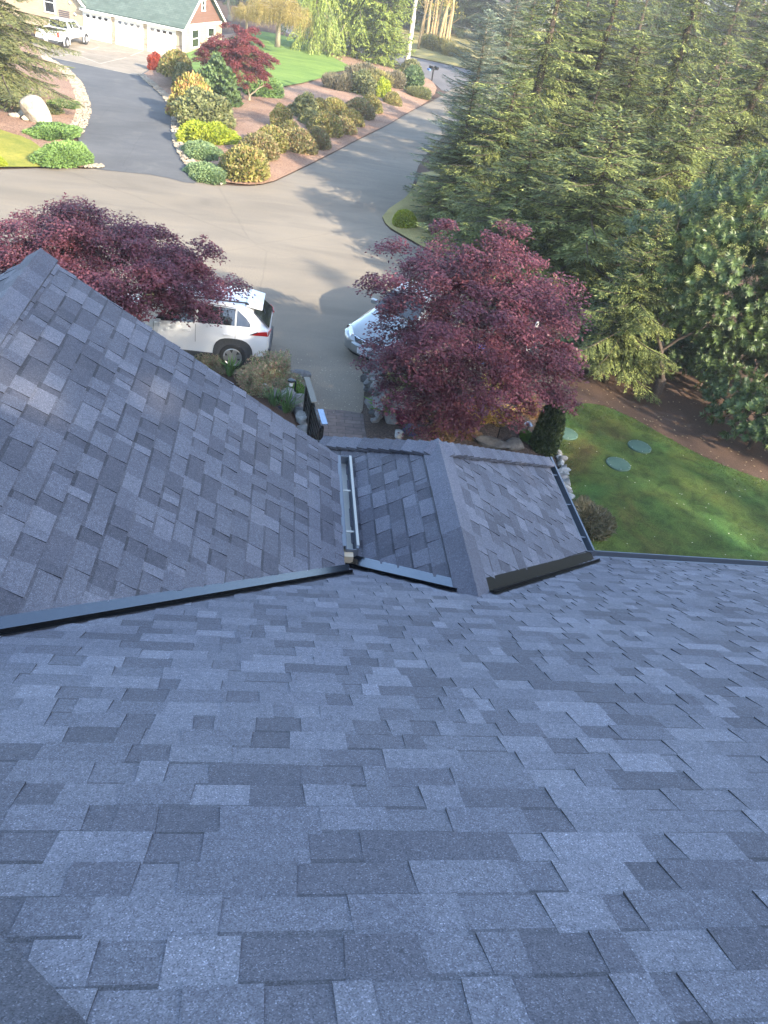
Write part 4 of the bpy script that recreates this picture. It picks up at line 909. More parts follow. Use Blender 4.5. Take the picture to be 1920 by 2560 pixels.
o = tuft("fern", 70, .6, .07, 1.0, L_bri, 66); o.location = on(963, 1045); tag(o, "arching green fern beside the end of the dark stone wall", "fern")
bush(pn_flo, 692, 1018, 22, "magenta blossoms among the iris leaves", L_pink, .8, cat="flowers")
bush(pn_flo, 700, 1035, 20, "violet blossoms in front of the iris leaves", L_vio, .8, cat="flowers")
# laurel and rhododendrons at the right
rg = np.random.default_rng(50)
def domept(n, R, zc, rg, low=-.75):
    P, O = [], []
    while len(P) < n:
        u = unit(rg.normal(size=3))
        if u[2] < low: continue
        lum = 1+.13*math.sin(u[0]*5+1)+.13*math.sin(u[1]*6+u[2]*4)
        P.append(u*np.array(R)*lum*rg.uniform(.72, 1.03)+[0, 0, zc]); O.append(u)
    return P, O
bl = on(1640, 985)
P, O = domept(1000, (2.7, 2.2, 2.8), 3.6, rg)
P = [p+np.array([1.05, .9, 0]) for p in P]
put(rosettes("laurel", 51, P, O, L_lau, .16, .040, per=9, layers=3, r0=.13), (bl[0], bl[1], bl[2]), 0, 1.0, "huge broad laurel with long glossy leaves leaning over the dark shade at the right edge", "laurel")
P, O = domept(600, (2.1, 1.8, 2.5), 3.9, rg)
P = [p+np.array([2.4, 1.5, 0]) for p in P]
put(rosettes("laurel", 53, P, O, L_lau, .16, .040, per=8, layers=3, r0=.12), on(1900, 880), 0, 1.0, "second laurel behind the huge one, cut by the right edge of the photo", "laurel")
P, O = domept(230, (1.25, 1.1, .85), .75, rg, -.3)
prh = rosettes("rhododendron", 52, P, O, L_lau, .15, .05, per=8, layers=2, r0=.05)
P, O = domept(700, (2.1, 1.7, 2.0), 2.9, rg)
P = [p+np.array([1.0, .5, 0]) for p in P]
put(rosettes("laurel", 57, P, O, L_lau, .16, .040, per=8, layers=3, r0=.12), on(1850, 1010), 0, 1.0, "lower laurel hanging over the dark rhododendron at the right edge", "laurel")
RG_ = "dark rhododendrons round the side lawn"
put(prh, on(1872, 1118), 0, 1.0, "dark low rhododendron at the right edge beside the lawn", "shrub", RG_)
put(prh, on(1970, 1150), 2, 1.0, "dark rhododendron at the lower right end of the hedge", "shrub", RG_)
put(prh, on(1800, 1035), 1, .9, "dark rhododendron behind the low one under the laurel", "shrub", RG_)
for i, (px, py, lab) in enumerate([(1445, 925, "dark shrub left of the leaning bare trunk"), (1560, 925, "dark shrub right of the leaning bare trunk"), (1640, 930, "dark shrub with a few red blooms under the laurel tips"), (1750, 965, "dark shrub behind the laurel stems"), (1700, 905, "dark shrub just below the overhanging laurel tips"), (1790, 920, "dark shrub second from the right edge under the laurel"), (1870, 950, "dark shrub in the deep shade nearest the right edge"), (1940, 1010, "dark shrub cut by the right edge above the low rhododendron")]):
    put(prh, on(px, py), i*1.3, (.8, .7, .95 if px > 1690 else .75), lab, "shrub", RG_)
# grass blades on the side lawn
rgx = np.random.default_rng(90); P0 = []
LP = SHEETS[[i for i, s_ in enumerate(SHEETS) if s_[3] == .06 and s_[4] == .04][0]]
arr = np.array(LP[0]); n = 60000
X = rgx.uniform(6.0, 15, n); Y = rgx.uniform(8.5, 18, n)
from mathutils.geometry import intersect_point_line
def inpoly_np(X, Y, P):
    c = np.zeros(len(X), bool); j = len(P)-1
    for i in range(len(P)):
        xi, yi = P[i]; xj, yj = P[j]
        m = ((yi > Y) != (yj > Y)) & (X < (xj-xi)*(Y-yi)/(yj-yi+1e-12)+xi); c ^= m; j = i
    return c
k = inpoly_np(X, Y, arr); X, Y = X[k], Y[k]; n = len(X)
L_grass = leaf_mat("grass_blades", [(.04, .085, .02), (.065, .12, .03), (.10, .11, .03), (.05, .10, .02)], .25)
o = leafobj("short_grass", kites(np.stack([X, Y, np.full(n, .075)], 1), rgx.normal(0, .5, (n, 3))+[0, 0, .8], rgx.uniform(.02, .055, n), .012), L_grass, None)
tag(o, "short mossy grass blades of the side lawn", "grass", kind="stuff")
# ------------------------------------------------------------------ stones, path, railing, lamps
def stone_mat(name, a, b_, fs=9):
    return ground_mat(name, [(.3, a), (.7, b_)], [(.3, (.65, .65, .66)), (.7, (1.35, 1.35, 1.33))], 2.2, fs, bump=.8, bdist=.03)
M_rock = stone_mat("grey_rock", (.13, .13, .13), (.24, .235, .23)); M_rockd = stone_mat("dark_rock", (.06, .06, .062), (.12, .118, .118))
M_rockw = stone_mat("white_rock", (.22, .23, .23), (.38, .38, .37)); M_rockb = stone_mat("tan_boulder", (.28, .24, .18), (.45, .40, .32), 5)
M_peb = stone_mat("river_pebbles", (.24, .20, .15), (.40, .34, .26), 14)
def rock_verts(mb, c, R, rng, rz=0, sub=2, rough=.22, mi=0, tilt=None):
    bm = bmesh.new(); bmesh.ops.create_icosphere(bm, subdivisions=sub, radius=1.0)
    f = rng.normal(size=(4, 3))*1.5; ph = rng.uniform(0, 6.28, 4); M = Matrix.Rotation(rz, 3, 'Z')
    if tilt: M = Matrix.Rotation(tilt[0], 3, 'X') @ Matrix.Rotation(tilt[1], 3, 'Y') @ M
    pl = [unit(rng.normal(size=3)) for _ in range(11)]
    vs = []
    for v in bm.verts:
        p = np.array(v.co); k = 1+rough*sum(math.sin(float(p@f[i])*1.6+ph[i]) for i in range(4))/2.6; p = p*k
        for n_ in pl:
            d_ = float(p@n_)-.66
            if d_ > 0: p = p-n_*d_*.85
        q = M @ Vector((p[0]*R[0], p[1]*R[1], p[2]*R[2])); vs.append((q.x+c[0], q.y+c[1], q.z+c[2]))
    mb.add(vs, [tuple(v.index for v in f_.verts) for f_ in bm.faces], mi); bm.free()
def rock(name, px, py, R, mat, label, group=None, seed=0, rz=0, zoff=.3, tilt=None, cat="rock", rough=.22, sub=3):
    b = on(px, py); mb = MB(); rock_verts(mb, (0, 0, 0), R, np.random.default_rng(seed), rz, sub, rough, tilt=tilt)
    o = mb.build(name, mat, None, auto=40, loc=(b[0], b[1], b[2]+R[2]*zoff)); return tag(o, label, cat, group)
rock("boulder", 92, 314, (.64, .42, 1.05), M_rockb, "tall pale leaning boulder beside the green juniper carpet at the upper left", seed=4, zoff=.38, tilt=(0, -.42), sub=4, rough=.10)
for i, (px, py, R) in enumerate([(58, 300, .30), (45, 303, .22), (34, 302, .2), (66, 310, .22)]):
    rock("rock", px, py, (R, R, R*.7), M_rockb, "small pale stone at the left foot of the leaning boulder", "small stones beside the leaning boulder", seed=10+i)
for i, (px, py, R, m, lab) in enumerate([
    (718, 1003, (.30, .22, .26), M_rockw, "bright white rock behind the tallest iris clump"), (658, 1000, (.22, .16, .2), M_rockw, "pale rock at the roof edge left of the iris clumps"),
    (757, 1053, (.20, .2, .22), M_rockw, "white rock lying beside the black railing"), (762, 1078, (.2, .17, .14), M_rock, "grey stone next to the railing foot"),
    (748, 1010, (.32, .30, .26), M_rock, "large grey stone between the path lamp and the railing"), (735, 1022, (.3, .2, .2), M_rock, "grey stone below the left path lamp"),
    (684, 1002, (.26, .16, .18), M_rock, "grey stone between the pale rock and the white rock"), (750, 1035, (.25, .2, .15), M_rock, "flat grey stone halfway along the railing"),
    (988, 1052, (.42, .25, .3), M_rock, "large grey stone between the fern and the magenta mound"), (1030, 1040, (.36, .25, .24), M_rock, "grey stone behind the black path lamp"),
    (1074, 1052, (.40, .26, .16), M_rockd, "flat dark stone left of the near red maple trunk"), (992, 1108, (.15, .12, .14), M_rockw, "upright white stone left of the violet flowers"),
    (974, 1064, (.26, .2, .2), M_rock, "mottled stone at the left edge of the right bed"), (1225, 1138, (.46, .30, .15), M_rockd, "broad flat boulder just beyond the middle roof"),
    (1275, 1140, (.33, .26, .15), M_rockd, "rounded grey boulder right of the broad flat one")]):
    rock("rock", px, py, R, m, lab, "rocks of the front garden", seed=30+i, rz=i*.7)
# kerb stones of the left bed
for i, (px, py) in enumerate([(730, 945), (750, 947)]):
    b = on(px, py); mb = MB(); rock_verts(mb, (0, 0, 0), (.28, .2, .12), np.random.default_rng(60+i), 0, 3, .1)
    tag(mb.build("kerb_stone", M_rock, None, auto=35, loc=(b[0], b[1], .12)), "flat grey kerb stone %s by the end of the black railing" % ("beside the pieris" if i == 0 else "nearest the asphalt"), "rock", "kerb stones")
def stone_wall(name, pts, n, R, hgt, mat, label, seed, layers=1, wid=.0, cat="stone wall"):
    rg = np.random.default_rng(seed); mb = MB(); P = [np.array(p) for p in pts]; seg = np.cumsum([0]+[np.linalg.norm(P[i+1]-P[i]) for i in range(len(P)-1)])
    for l in range(layers):
        for i in range(n):
            s = seg[-1]*(i+rg.uniform(.2, .8))/n; k = min(len(P)-2, int(np.searchsorted(seg, s))-1 if s > 0 else 0); k = max(0, k); t = (s-seg[k])/(seg[k+1]-seg[k])
            p = P[k]*(1-t)+P[k+1]*t; r = R*rg.uniform(.7, 1.3)
            rock_verts(mb, (p[0]+rg.uniform(-wid, wid), p[1]+rg.uniform(-wid, wid), p[2]+hgt*(l+.5)/layers+rg.uniform(-.02, .02)), (r*rg.uniform(.9, 1.5), r*rg.uniform(.8, 1.1), r*rg.uniform(.55, .95)), rg, rg.uniform(0, 3), 2, .34, mi=rg.integers(0, 2))
    return tag(mb.build(name, mat, None, auto=20), label, cat)
W0, W1 = np.array(G(920, 940)), np.array(G(945, 1060))
stone_wall("stone_wall", [W0, (W0+W1)/2+[.05, 0, 0], W1], 13, .17, .72, [M_rockd, M_rock], "dark dry stone wall along the right side of the brick path", 71, layers=4, wid=.12)
stone_wall("low_stone_wall", [G(1060, 1046), G(1110, 1058), G(1152, 1068), G(1196, 1080), G(1239, 1088), G(1283, 1097), G(1345, 1112)], 26, .12, .16, [M_rock, M_rockd], "low curving row of grey stones behind the near red maple trunk", 72, layers=2, wid=.04)
stone_wall("lawn_edging", [G(1388, 1125), G(1400, 1150), G(1408, 1190), G(1412, 1225), G(1415, 1260), G(1430, 1300)], 24, .12, .10, [M_rockw, M_rock], "row of pale round stones between the middle roof and the side lawn", 73, layers=1, wid=.05)
# river rock along the drive: hundreds of pebbles in one border each
def pebbles(name, px, w_, n, seed, label):
    rg = np.random.default_rng(seed); P = [np.array(G(*p)) for p in px]; mb = MB(); seg = np.cumsum([0]+[np.linalg.norm(P[i+1]-P[i]) for i in range(len(P)-1)])
    for i in range(n):
        s = rg.uniform(0, seg[-1]); k = max(0, min(len(P)-2, int(np.searchsorted(seg, s))-1)); t = (s-seg[k])/(seg[k+1]-seg[k]); p = P[k]*(1-t)+P[k+1]*t
        d = P[k+1]-P[k]; nn = np.array([-d[1], d[0], 0])/np.linalg.norm(d); q = p+nn*rg.uniform(-w_, w_)*.5; r = rg.uniform(.035, .085)
        rock_verts(mb, (q[0], q[1], ZT(q[1])+.06+r*.2), (r*1.3, r, r*.7), rg, rg.uniform(0, 3), 1, .15)
    return tag(mb.build(name, M_peb, None), label, "gravel", kind="stuff")
pebbles("river_rock_border", [(104, 142), (156, 172), (190, 208), (206, 251), (209, 285), (200, 309), (186, 336)], .7, 1900, 80, "pale river rock along the left edge of the driveway")
pebbles("river_rock_border", [(354, 188), (378, 209), (412, 239), (436, 270), (442, 301), (442, 336), (452, 370), (468, 403), (512, 450), (560, 462)], .55, 1900, 81, "pale river rock along the right edge of the driveway")
pebbles("river_rock_border", [(230, 415), (238, 422)], .8, 90, 82, "pale river rock at the left corner of the driveway mouth")
# brick path
m, t, b = newmat("brick_pavers"); p = posn(t, (1, 1, 1)); br_ = t.nodes.new("ShaderNodeTexBrick"); t.links.new(p, br_.inputs[0])
br_.inputs["Color1"].default_value = (.105, .082, .078, 1); br_.inputs["Color2"].default_value = (.15, .118, .108, 1); br_.inputs["Mortar"].default_value = (.035, .03, .028, 1)
br_.inputs["Scale"].default_value = 1.0; br_.inputs["Brick Width"].default_value = .40; br_.inputs["Row Height"].default_value = .16; br_.inputs["Mortar Size"].default_value = .006
c_ = mul(t, br_.outputs[0], ramp(t, noise(t, p, 8, 5), [(.3, (.75, .75, .76)), (.7, (1.3, 1.27, 1.24))])); t.links.new(c_, b.inputs["Base Color"]); b.inputs["Roughness"].default_value = .75
bumpn(t, b, br_.outputs[1], -.5, .01)
sheet("path", [(786, 1023), (860, 1028), (930, 1040), (950, 1110), (975, 1300), (740, 1300), (770, 1110)], m, .02, 0, smooth=0, step=1)
# railing
M_blk = plain("black_metal", (.012, .012, .014), .35, .5, coat=.2); M_cap = plain("weathered_rail", (.16, .165, .15), .7, vary=.15, bscale=8)
M_glossb = plain("sky_sheen_cap", (.25, .32, .42), .12, .6)  # blue of the reflected sky put into the base colour
ra = G(795, 1035, 1.0); rb = G(768, 946, 1.0); ra = Vector((ra[0], ra[1], 0)); rb = Vector((rb[0], rb[1], 0)); dr = (rb-ra).normalized(); Lr = (rb-ra).length
rl = empty("railing", (ra.x, ra.y, 0), math.atan2(dr.y, dr.x), "black slatted railing with a weathered top board left of the brick path", "railing")
mb = MB(); mb.box((Lr/2+.3, 0, .985), (Lr-.45, .13, .035)); mb.build("top_board", M_cap, rl, bevel=.005)
mb = MB(); mb.box((-.22, -.06, 1.06), (.62, .13, .03)); mb.build("end_cap", M_glossb, rl, bevel=.005)
for x in (-.5, .75, Lr-.1):
    mb = MB(); mb.box((x, 0, .49), (.09, .09, 1.0)); mb.build("post", M_blk, rl, bevel=.004)
mb = MB(); mb.box((Lr/2-.3, 0, .90), (Lr+.6, .035, .05)); mb.box((Lr/2-.3, 0, .14), (Lr+.6, .035, .05)); mb.build("rail", M_blk, rl)
mb = MB(); x = -.4
while x < Lr: mb.box((x, 0, .52), (.02, .02, .74)); x += .11
for zz in (.3, .45, .6, .75): mb.box((Lr/2-.3, 0, zz), (Lr+.5, .016, .07))
mb.build("balusters", M_blk, rl)
# path lamps
M_glass = plain("lamp_glass", (.75, .78, .78), .15, 0, .6)
def lamp(px, py, h, label):
    b = on(px, py); r = empty("path_lamp", b, .3, label, "path lamp", "black path lamps of the front garden")
    mb = MB(); mb.tube([(0, 0, -.05), (0, 0, h)], .022, 8); mb.tube([(0, 0, h-.02), (-.10, 0, h+.01)], .018, 6); mb.build("post", M_blk, r)
    M = Matrix.Translation((-.11, 0, h-.12)); mb = MB(); mb.lathe([(0, .16), (.085, .155), (.09, .12), (.03, .12), (0, .12)], M, 14); mb.build("cap", M_blk, r, auto=40)
    mb = MB(); mb.lathe([(0, .12), (.055, .12), (.05, .0), (.0, .0)], M, 14); mb.build("glass", M_glass, r, auto=40)
lamp(735, 1002, .55, "black path lamp on the left bed beside the green bush")
lamp(1011, 1055, .62, "black path lamp over the magenta flowering mound")
lamp(948, 933, .45, "black path lamp at the top end of the dark stone wall near the silver sedan")
b = on(1309, 1104); r = empty("mushroom_light", b, 0, "small mushroom shaped path light in the dark soil left of the yew", "path light")
mb = MB(); mb.tube([(0, 0, -.05), (0, 0, .3)], .014, 8); mb.build("stem", M_blk, r); mb = MB(); mb.lathe([(0, .37), (.05, .36), (.11, .30), (.09, .295), (0, .30)], None, 16); mb.build("cap", plain("pewter", (.35, .36, .4), .3, .8), r, auto=50)
for px, py, lab in [(1156, 1124, "thin black stake rising from the rust coloured shrub"), (1233, 1133, "thin black stake in front of the broad flat boulder")]:
    b = on(px, py); mb = MB(); mb.tube([(0, 0, -.1), (0, 0, .42)], .013, 6); mb.tube([(0, 0, .42), (0, 0, .43)], .02, 6); tag(mb.build("stake", M_blk, None, loc=b), lab, "stake", "thin black garden stakes")
# septic lids
M_lid = ground_mat("green_fibreglass", [(.3, (.055, .10, .075)), (.7, (.08, .135, .10))], [(.3, (.85, .85, .85)), (.7, (1.2, 1.2, 1.2))], 6, 40, rough=.45, bump=.3, bdist=.005)
for px, py, lab in [(1413, 1092, "round green tank lid half hidden behind the dark yew"), (1595, 1126, "round green tank lid farthest right on the mossy lawn"), (1542, 1170, "round green tank lid nearest to the house on the mossy lawn")]:
    b = on(px, py); r = empty("tank_lid", (b[0], b[1], b[2]-.03), .4, lab, "tank lid", "green tank lids in the side lawn")
    mb = MB(); mb.lathe([(0, .085), (.20, .08), (.285, .068), (.30, .055), (.305, .0), (.305, -.05)], None, 40); mb.build("cover", M_lid, r, auto=30)
    mb = MB()
    for k in range(6):
        a = k*1.047; mb.lathe([(0, .078), (.012, .078), (.012, .066)], Matrix.Translation((.265*math.cos(a), .265*math.sin(a), 0)), 8)
    mb.build("bolts", plain("bolt_metal", (.3, .32, .3), .4, .7), r)
# mailbox cluster, pole and wire
b = on(1079, 203); r = empty("mailbox", b, .4, "black mailbox with a blue newspaper box at the street corner of the mulch island", "mailbox")
mb = MB(); mb.box((0, 0, .55), (.10, .10, 1.2)); mb.box((.02, 0, 1.02), (.9, .09, .08)); mb.build("post", M_blk, r)
for x in (-.28, .30):
    mb = MB(); mb.prism([(x-.11, -.28, 1.07), (x+.11, -.28, 1.07), (x+.11, -.28, 1.2), (x+.07, -.28, 1.29), (x, -.28, 1.32), (x-.07, -.28, 1.29), (x-.11, -.28, 1.2)], (0, .55, 0)); mb.build("letter_box", M_blk, r)
mb = MB(); mb.box((-.5, 0, .98), (.16, .45, .16)); mb.build("newspaper_box", plain("blue_plastic", (.10, .22, .6), .4), r)
b = on(1015, 168); M_pole = ground_mat("pole_wood", [(.3, (.42, .38, .31)), (.7, (.58, .54, .46))], [(.3, (.8, .8, .8)), (.7, (1.15, 1.15, 1.15))], 1, 12, bump=.3)
r = empty("utility_pole", b, 0, "pale wooden utility pole between the cypress and the far road", "utility pole")
mb = MB(); mb.tube([(0, 0, -.3), (0, 0, 5), (0, 0, 12)], [.23, .20, .15], 14); mb.build("pole", M_pole, r, auto=50); mb = MB(); mb.box((0, 0, 11.3), (2.4, .12, .14)); mb.build("crossarm", M_pole, r)
mb = MB(); mb.tube([(.24, -.05, 0), (.22, -.05, 4.6)], .03, 6); mb.build("conduit", plain("conduit", (.55, .55, .52), .5), r)
q0 = np.array(b)+[0, 0, top_h(b, 22)]; q1 = np.array(on(1330, 260))+[0, 0, 6.2]; qm = np.array(on(870, 100))+[0, 0, 6.0]
mb = MB()
for a_, c2 in ((q0, q1), (qm, q0)):
    mb.tube([tuple(a_*(1-s)+c2*s-np.array([0, 0, 1.0*math.sin(s*math.pi)])) for s in np.linspace(0, 1, 14)], .02, 5)
tag(mb.build("overhead_wire", plain("cable", (.2, .19, .17), .6), None), "thin wire running from the utility pole across the far trunks", "wire")
# the pale birch stub and the blue things seen through the maple
b = on(1298, 935); mb = MB(); mb.tube([(0, 0, -.1), (.03, .02, .5), (.10, .05, 1.0), (.14, .06, 1.45)], [.07, .065, .055, .04], 8)
tag(mb.build("birch_trunk", stone_mat("birch_bark", (.55, .52, .46), (.8, .78, .72), 14), None, smooth=True, loc=b), "white birch like stem glimpsed through the right side of the near red maple", "trunk")
b = on(1196, 905); r = empty("recycling_bin", b, .5, "blue bin glimpsed through the leaves of the near red maple", "bin"); r.scale = (.5,)*3
M_blue = plain("blue_bin", (.05, .12, .40), .5)
mb = MB(); mb.hexa([(-.24, -.26, 0), (.24, -.26, 0), (.24, .26, 0), (-.24, .26, 0), (-.3, -.33, .9), (.3, -.33, .9), (.3, .33, .9), (-.3, .33, .9)]); mb.build("bin_body", M_blue, r, bevel=.02)
mb = MB(); mb.prism([(-.32, -.36, .92), (.32, -.36, .92), (.32, .36, .92), (-.32, .36, .92)], (0, 0, .05)); mb.build("lid", M_blue, r, bevel=.01)
# leaf litter
rgx = np.random.default_rng(95); n = 900; X = rgx.uniform(4, 16, n); Y = rgx.uniform(12.5, 22, n)
k = ~inpoly_np(X, Y, arr); X, Y = X[k], Y[k]
o = leafobj("leaf_litter", kites(np.stack([X, Y, np.full(len(X), .04)], 1), rgx.normal(0, 1, (len(X), 3))*[1, 1, .1], .07, .045, up=[0, 0, 1]), leaf_mat("dry_leaves", [(.22, .15, .08), (.35, .27, .17), (.16, .10, .06)], .1), None)
tag(o, "dry fallen leaves on the brown duff between lawn and hedge", "leaf litter", kind="stuff")
n = 110; X = rgx.uniform(.6, 2.5, n); Y = rgx.uniform(15.4, 19.5, n); n2 = 90
Pp = np.concatenate([np.stack([X, Y, np.full(n, .012)], 1), np.stack([rgx.uniform(6, 14, n2), rgx.uniform(9, 16, n2), np.full(n2, .115)], 1)])
o = leafobj("fallen_petals", kites(Pp, rgx.normal(0, 1, (len(Pp), 3))*[1, 1, .1], .035, .025, up=[0, 0, 1]), leaf_mat("petals", [(.5, .46, .36), (.6, .55, .45)], .2), None)
tag(o, "pale petals scattered over the path mouth and the side lawn", "petals", kind="stuff")
# ------------------------------------------------------------------ vehicles
M_white = plain("white_paint", (.78, .79, .80), .28, 0, .5, coat=1.0); M_silver = plain("silver_paint", (.30, .32, .325), .3, .55, .5, coat=1.0)
M_vg = plain("vehicle_glass", (.012, .014, .016), .05, 0, .9, coat=1.0); M_clad = plain("grey_cladding", (.045, .047, .05), .65); M_tyre = plain("tyre_rubber", (.018, .018, .019), .85)
M_rim = plain("alloy", (.55, .56, .58), .28, .8); M_tail = plain("tail_lens", (.6, .01, .012), .15, 0, .6, coat=1); M_lens = plain("head_lens", (.62, .65, .68), .12, .3, .7, coat=1); M_chr = plain("chrome", (.7, .72, .74), .12, 1)
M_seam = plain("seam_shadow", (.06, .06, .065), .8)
class Loft:
    """car skin: stations along x; every station a half section given by z levels and half widths"""
    def __init__(s, st): s.st = sorted(st)
    def at(s, x):
        st = s.st
        if x <= st[0][0]: return st[0][1]
        for (x0, a), (x1, b) in zip(st, st[1:]):
            if x <= x1:
                t = (x-x0)/(x1-x0); return [(p[0]*(1-t)+q[0]*t, p[1]*(1-t)+q[1]*t) for p, q in zip(a, b)]
        return st[-1][1]
    def mesh(s, name, mat, parent, xs=None, sub=1, crease=None):
        n = len(s.st[0][1]); V = []; Fc = []
        for x, sec in s.st:
            row = [(x, -y, z) for y, z in sec]+[(x, y, z) for y, z in sec[::-1]]; V += row
        m = 2*n
        for i in range(len(s.st)-1):
            for k in range(m): Fc.append((i*m+k, i*m+(k+1) % m, (i+1)*m+(k+1) % m, (i+1)*m+k))
        Fc.append(tuple(range(m))); Fc.append(tuple(range((len(s.st)-1)*m, len(s.st)*m))[::-1])
        mb = MB(); mb.add(V, Fc); o = mb.build(name, mat, parent, auto=38)
        if sub:
            md = o.modifiers.new("subdivision", 'SUBSURF'); md.levels = sub; md.render_levels = 2
        return o
def side_patch(mb, lf, xs, k, lo, hi, sgn, off, mi=0, nz=3):
    """strip on the body side between section points k and k+1 from fraction lo(x) to hi(x)"""
    R = []
    for x in xs:
        sec = lf.at(x); a, b = sec[k], sec[k+1]; l = lo(x) if callable(lo) else lo; h_ = hi(x) if callable(hi) else hi
        R.append([(x, sgn*(a[0]+(b[0]-a[0])*f+off), a[1]+(b[1]-a[1])*f) for f in np.linspace(l, h_, nz)])
    for i in range(len(R)-1):
        for j_ in range(nz-1): mb.add([R[i][j_], R[i+1][j_], R[i+1][j_+1], R[i][j_+1]], [(0, 1, 2, 3)], mi)
def wheel(parent, x, y, r, wd, spokes, sgn, rim=M_rim, rr=.66):
    w_ = bpy.data.objects.new("wheel", None); lk(w_, parent); w_.location = (x, y, r); M = Matrix.Rotation(math.pi/2*sgn, 4, 'X')
    # local axis: outward = sgn*y
    def L(p): return M @ Vector(p)
    h = wd/2; mb = MB(); mb.lathe([(r*rr, h*.9), (r*.86, h), (r*.97, h*.8), (r, h*.35), (r, -h*.35), (r*.97, -h*.8), (r*.86, -h), (r*rr, -h*.9)], Matrix.Rotation(-math.pi/2*sgn, 4, 'X'), 36)
    mb.build("tyre", M_tyre, w_, auto=50)
    M2 = Matrix.Rotation(-math.pi/2*sgn, 4, 'X'); mb = MB()
    mb.lathe([(r*rr+.006, h*1.0), (r*rr-.008, h*1.06), (r*rr-.03, h*.91)], M2, 36); mb.lathe([(0, h*1.2), (.05, h*1.2), (.062, h*.95)], M2, 16)
    R1 = r*rr-.008
    for i in range(spokes):
        a = 2*math.pi*i/spokes+.2
        for dw in ((0, .17),) :
            c, s_ = math.cos(a), math.sin(a); wv = .046*r/.35
            p = [(c*.04-s_*wv*1.1, s_*.04+c*wv*1.1), (c*.04+s_*wv*1.1, s_*.04-c*wv*1.1), (c*R1+s_*wv*1.25, s_*R1-c*wv*1.25), (c*R1-s_*wv*1.25, s_*R1+c*wv*1.25)]
            top = [M2 @ Vector((q[0], q[1], h*1.12-(.006 if i_ > 1 else 0))) for i_, q in enumerate(p)]; bot = [M2 @ Vector((q[0], q[1], h*.93)) for q in p]
            mb.hexa([*bot, *top])
    mb.build("rim", rim, w_, auto=30)
    mb = MB(); mb.lathe([(0, h*.90), (r*rr-.002, h*.90)], M2, 30); mb.build("brake_disc", M_clad, w_)
def arch(mb, x, y, r, ri, ro, sgn, thick=.03, z0=0, squared=.0, n=18, yoff=0.0):
    """wheel arch trim: flat ring proud of the body side"""
    a0, a1 = -.35, math.pi+.35; P = []
    for i in range(n+1):
        a = a0+(a1-a0)*i/n; k = 1+squared*abs(math.sin(2*a))**2*.12
        P.append(((x+math.cos(a)*ri, r+math.sin(a)*ri), (x+math.cos(a)*ro*k, r+math.sin(a)*ro*k)))
    for i in range(n):
        (a, b), (c, d) = P[i], P[i+1]; y0 = sgn*(y); y1 = sgn*(y+thick)
        mb.hexa([(a[0], y0, a[1]), (b[0], y0, b[1]), (d[0], y0, d[1]), (c[0], y0, c[1]), (a[0], y1, a[1]), (b[0], y1, b[1]), (d[0], y1, d[1]), (c[0], y1, c[1])])
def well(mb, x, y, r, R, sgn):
    n = 26; vs = [(x+math.cos(2*math.pi*i/n)*R, sgn*y, max(.16, r+math.sin(2*math.pi*i/n)*R)) for i in range(n)]; mb.add(vs, [tuple(range(n))])  # flat dark disc painted in place of the shaded hollow
def block_letters(txt, hgt, mat, parent, M, name="lettering"):
    """simple stroke lettering made of thin bars"""
    G5 = {'1': [((.5, 0), (.5, 1)), ((.3, .8), (.5, 1))], '8': [((0, 0), (1, 0)), ((1, 0), (1, 1)), ((1, 1), (0, 1)), ((0, 1), (0, 0)), ((0, .5), (1, .5))], '3': [((0, 0), (1, 0)), ((1, 0), (1, 1)), ((1, 1), (0, 1)), ((.2, .5), (1, .5))],
          '7': [((0, 1), (1, 1)), ((1, 1), (.4, 0))], 'W': [((0, 1), (.25, 0)), ((.25, 0), (.5, .7)), ((.5, .7), (.75, 0)), ((.75, 0), (1, 1))], 'M': [((0, 0), (0, 1)), ((0, 1), (.5, .4)), ((.5, .4), (1, 1)), ((1, 1), (1, 0))], 'L': [((0, 1), (0, 0)), ((0, 0), (1, 0))]}
    mb = MB(); x = 0; wd = hgt*.5
    for ch in txt:
        for (a, b) in G5.get(ch, []):
            p = Vector((x+a[0]*wd, a[1]*hgt, 0)); q = Vector((x+b[0]*wd, b[1]*hgt, 0)); d = (q-p).normalized()*hgt*.06; s_ = Vector((-d.y, d.x, 0))
            mb.add([M @ v for v in (p-d-s_, q+d-s_, q+d+s_, p-d+s_)], [(0, 1, 2, 3)])
        x += wd*1.45
    return mb.build(name, mat, parent)

